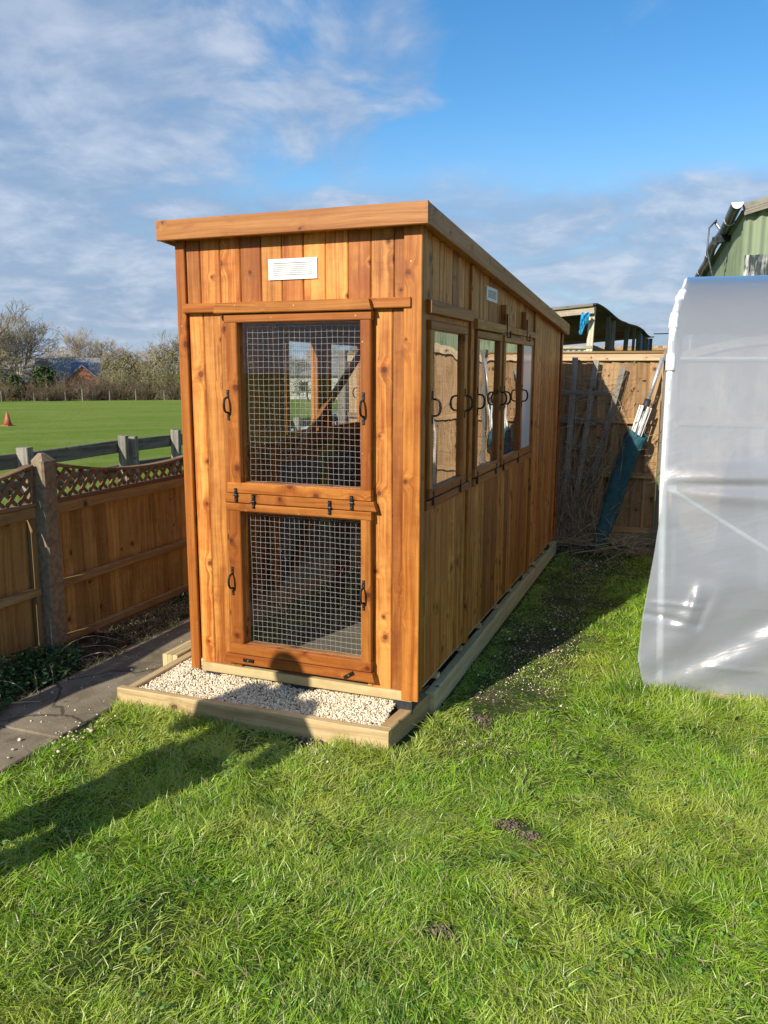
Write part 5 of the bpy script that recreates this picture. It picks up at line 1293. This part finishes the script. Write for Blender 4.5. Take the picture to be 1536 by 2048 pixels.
# ------------------------------------------------------------------ the person left of the camera whose shadow falls on the lawn
def person(x, y, facing, H):
    t_ = thing('person', 'person in a dark coat standing left of the camera with hands held up in front', 'person', (x, y, 0))
    J = {'pel': (0, 0, .52), 'waist': (0, .0, .60), 'chest': (0, 0, .72), 'neck': (0, 0, .825), 'hd': (0, .01, .87), 'htop': (0, .01, .945), 'ls': (-.105, 0, .80), 'rs': (.105, 0, .80), 'le': (-.17, .02, .635), 're': (.17, .02, .635), 'lw': (-.10, .15, .70), 'rw': (.10, .15, .70),
         'lh': (-.055, 0, .50), 'rh': (.055, 0, .50), 'lk': (-.06, .012, .285), 'rk': (.06, .012, .285), 'la': (-.065, -.005, .045), 'ra': (.065, -.005, .045), 'lf': (-.075, .085, .018), 'rf': (.075, .085, .018)}
    Rd = {'pel': .085, 'waist': .078, 'chest': .09, 'neck': .036, 'hd': .052, 'htop': .05, 'ls': .046, 'rs': .046, 'le': .032, 're': .032, 'lw': .02, 'rw': .02, 'lh': .06, 'rh': .06, 'lk': .042, 'rk': .042, 'la': .03, 'ra': .03, 'lf': .024, 'rf': .024}
    E = [('pel', 'waist'), ('waist', 'chest'), ('chest', 'neck'), ('neck', 'hd'), ('hd', 'htop'), ('chest', 'ls'), ('chest', 'rs'), ('ls', 'le'), ('rs', 're'), ('le', 'lw'), ('re', 'rw'), ('pel', 'lh'), ('pel', 'rh'), ('lh', 'lk'), ('rh', 'rk'), ('lk', 'la'), ('rk', 'ra'), ('la', 'lf'), ('ra', 'rf')]
    names = list(J)
    def skin(nm, js, es, rad_, mat, parent, root):
        me = bpy.data.meshes.new(nm); me.from_pydata([tuple(c * H for c in js[k]) for k in js], [(list(js).index(a_), list(js).index(b_)) for a_, b_ in es], []); me.materials.append(M[mat])
        o = bpy.data.objects.new(nm, me); col.objects.link(o); o.parent = parent
        sk = o.modifiers.new('skin', 'SKIN'); me.skin_vertices[0]
        for i, k in enumerate(js): me.skin_vertices[0].data[i].radius = (rad_[k] * H, rad_[k] * H); me.skin_vertices[0].data[i].use_root = (k == root)
        o.modifiers.new('sub', 'SUBSURF').levels = 2; o.modifiers['sub'].render_levels = 2; return o
    me0 = bpy.data.meshes.new('tmp')
    def mk(nm, keys, mat, parent, root, extra=1.0):
        es = [(a_, b_) for a_, b_ in E if a_ in keys and b_ in keys]
        me = bpy.data.meshes.new(nm); me.from_pydata([tuple(c * H for c in J[k]) for k in keys], [(keys.index(a_), keys.index(b_)) for a_, b_ in es], []); me.materials.append(M[mat])
        o = bpy.data.objects.new(nm, me); col.objects.link(o); o.parent = parent
        o.modifiers.new('skin', 'SKIN'); sv = o.data.skin_vertices[0].data
        for i, k in enumerate(keys): r_ = Rd[k] * H * extra; sv[i].radius = (r_, r_); sv[i].use_root = (k == root)
        s_ = o.modifiers.new('sub', 'SUBSURF'); s_.levels = 2; s_.render_levels = 2; return o
    body = mk('body', names, 'skin', t_, 'pel')
    mk('coat', ['pel', 'waist', 'chest', 'ls', 'rs', 'le', 're', 'lw', 'rw'], 'coat', body, 'pel', 1.12)
    mk('trousers', ['pel', 'lh', 'rh', 'lk', 'rk', 'la', 'ra'], 'trousers', body, 'pel', 1.08)
    for s in (-1, 1):
        hb = MB(); wr = Vector((s * .10, .15, .70)) * H
        for k in range(4): hb.tube([wr + Vector((s * (k - 1.5) * .012, .03, .0)), wr + Vector((s * (k - 1.5) * .016 - s * .01, .10, .02)), wr + Vector((s * (k - 1.5) * .014 - s * .02, .12, .055))], [.010, .009, .007], 8)
        hb.tube([wr + Vector((-s * .02, .03, .01)), wr + Vector((-s * .045, .07, .03)), wr + Vector((-s * .05, .085, .055))], [.011, .010, .008], 8)
        hb.bar(wr, wr + Vector((0, .06, .01)), .07, .028, (1, 0, 0), .008)
        LOC[body.name] = Vector(); hb.build('hand', 'skin', body, smooth=True)
    hr = MB(); c = Vector((0, .0, .905)) * H; rows = []
    for i in range(9):
        ph = i / 8 * math.pi * .62; rows.append([c + Vector((.056 * H * math.sin(ph) * math.cos(a_), (.064 * math.sin(ph) * math.sin(a_) - .008) * H, .062 * H * math.cos(ph))) for a_ in np.linspace(0, 2 * math.pi, 17)])
    hr.grid(rows); hr.build('hair', 'vine', body, smooth=True, recalc=False)
    t_.rotation_euler = (0, 0, facing)
person(-.10, -2.30, R(-18), 1.66)
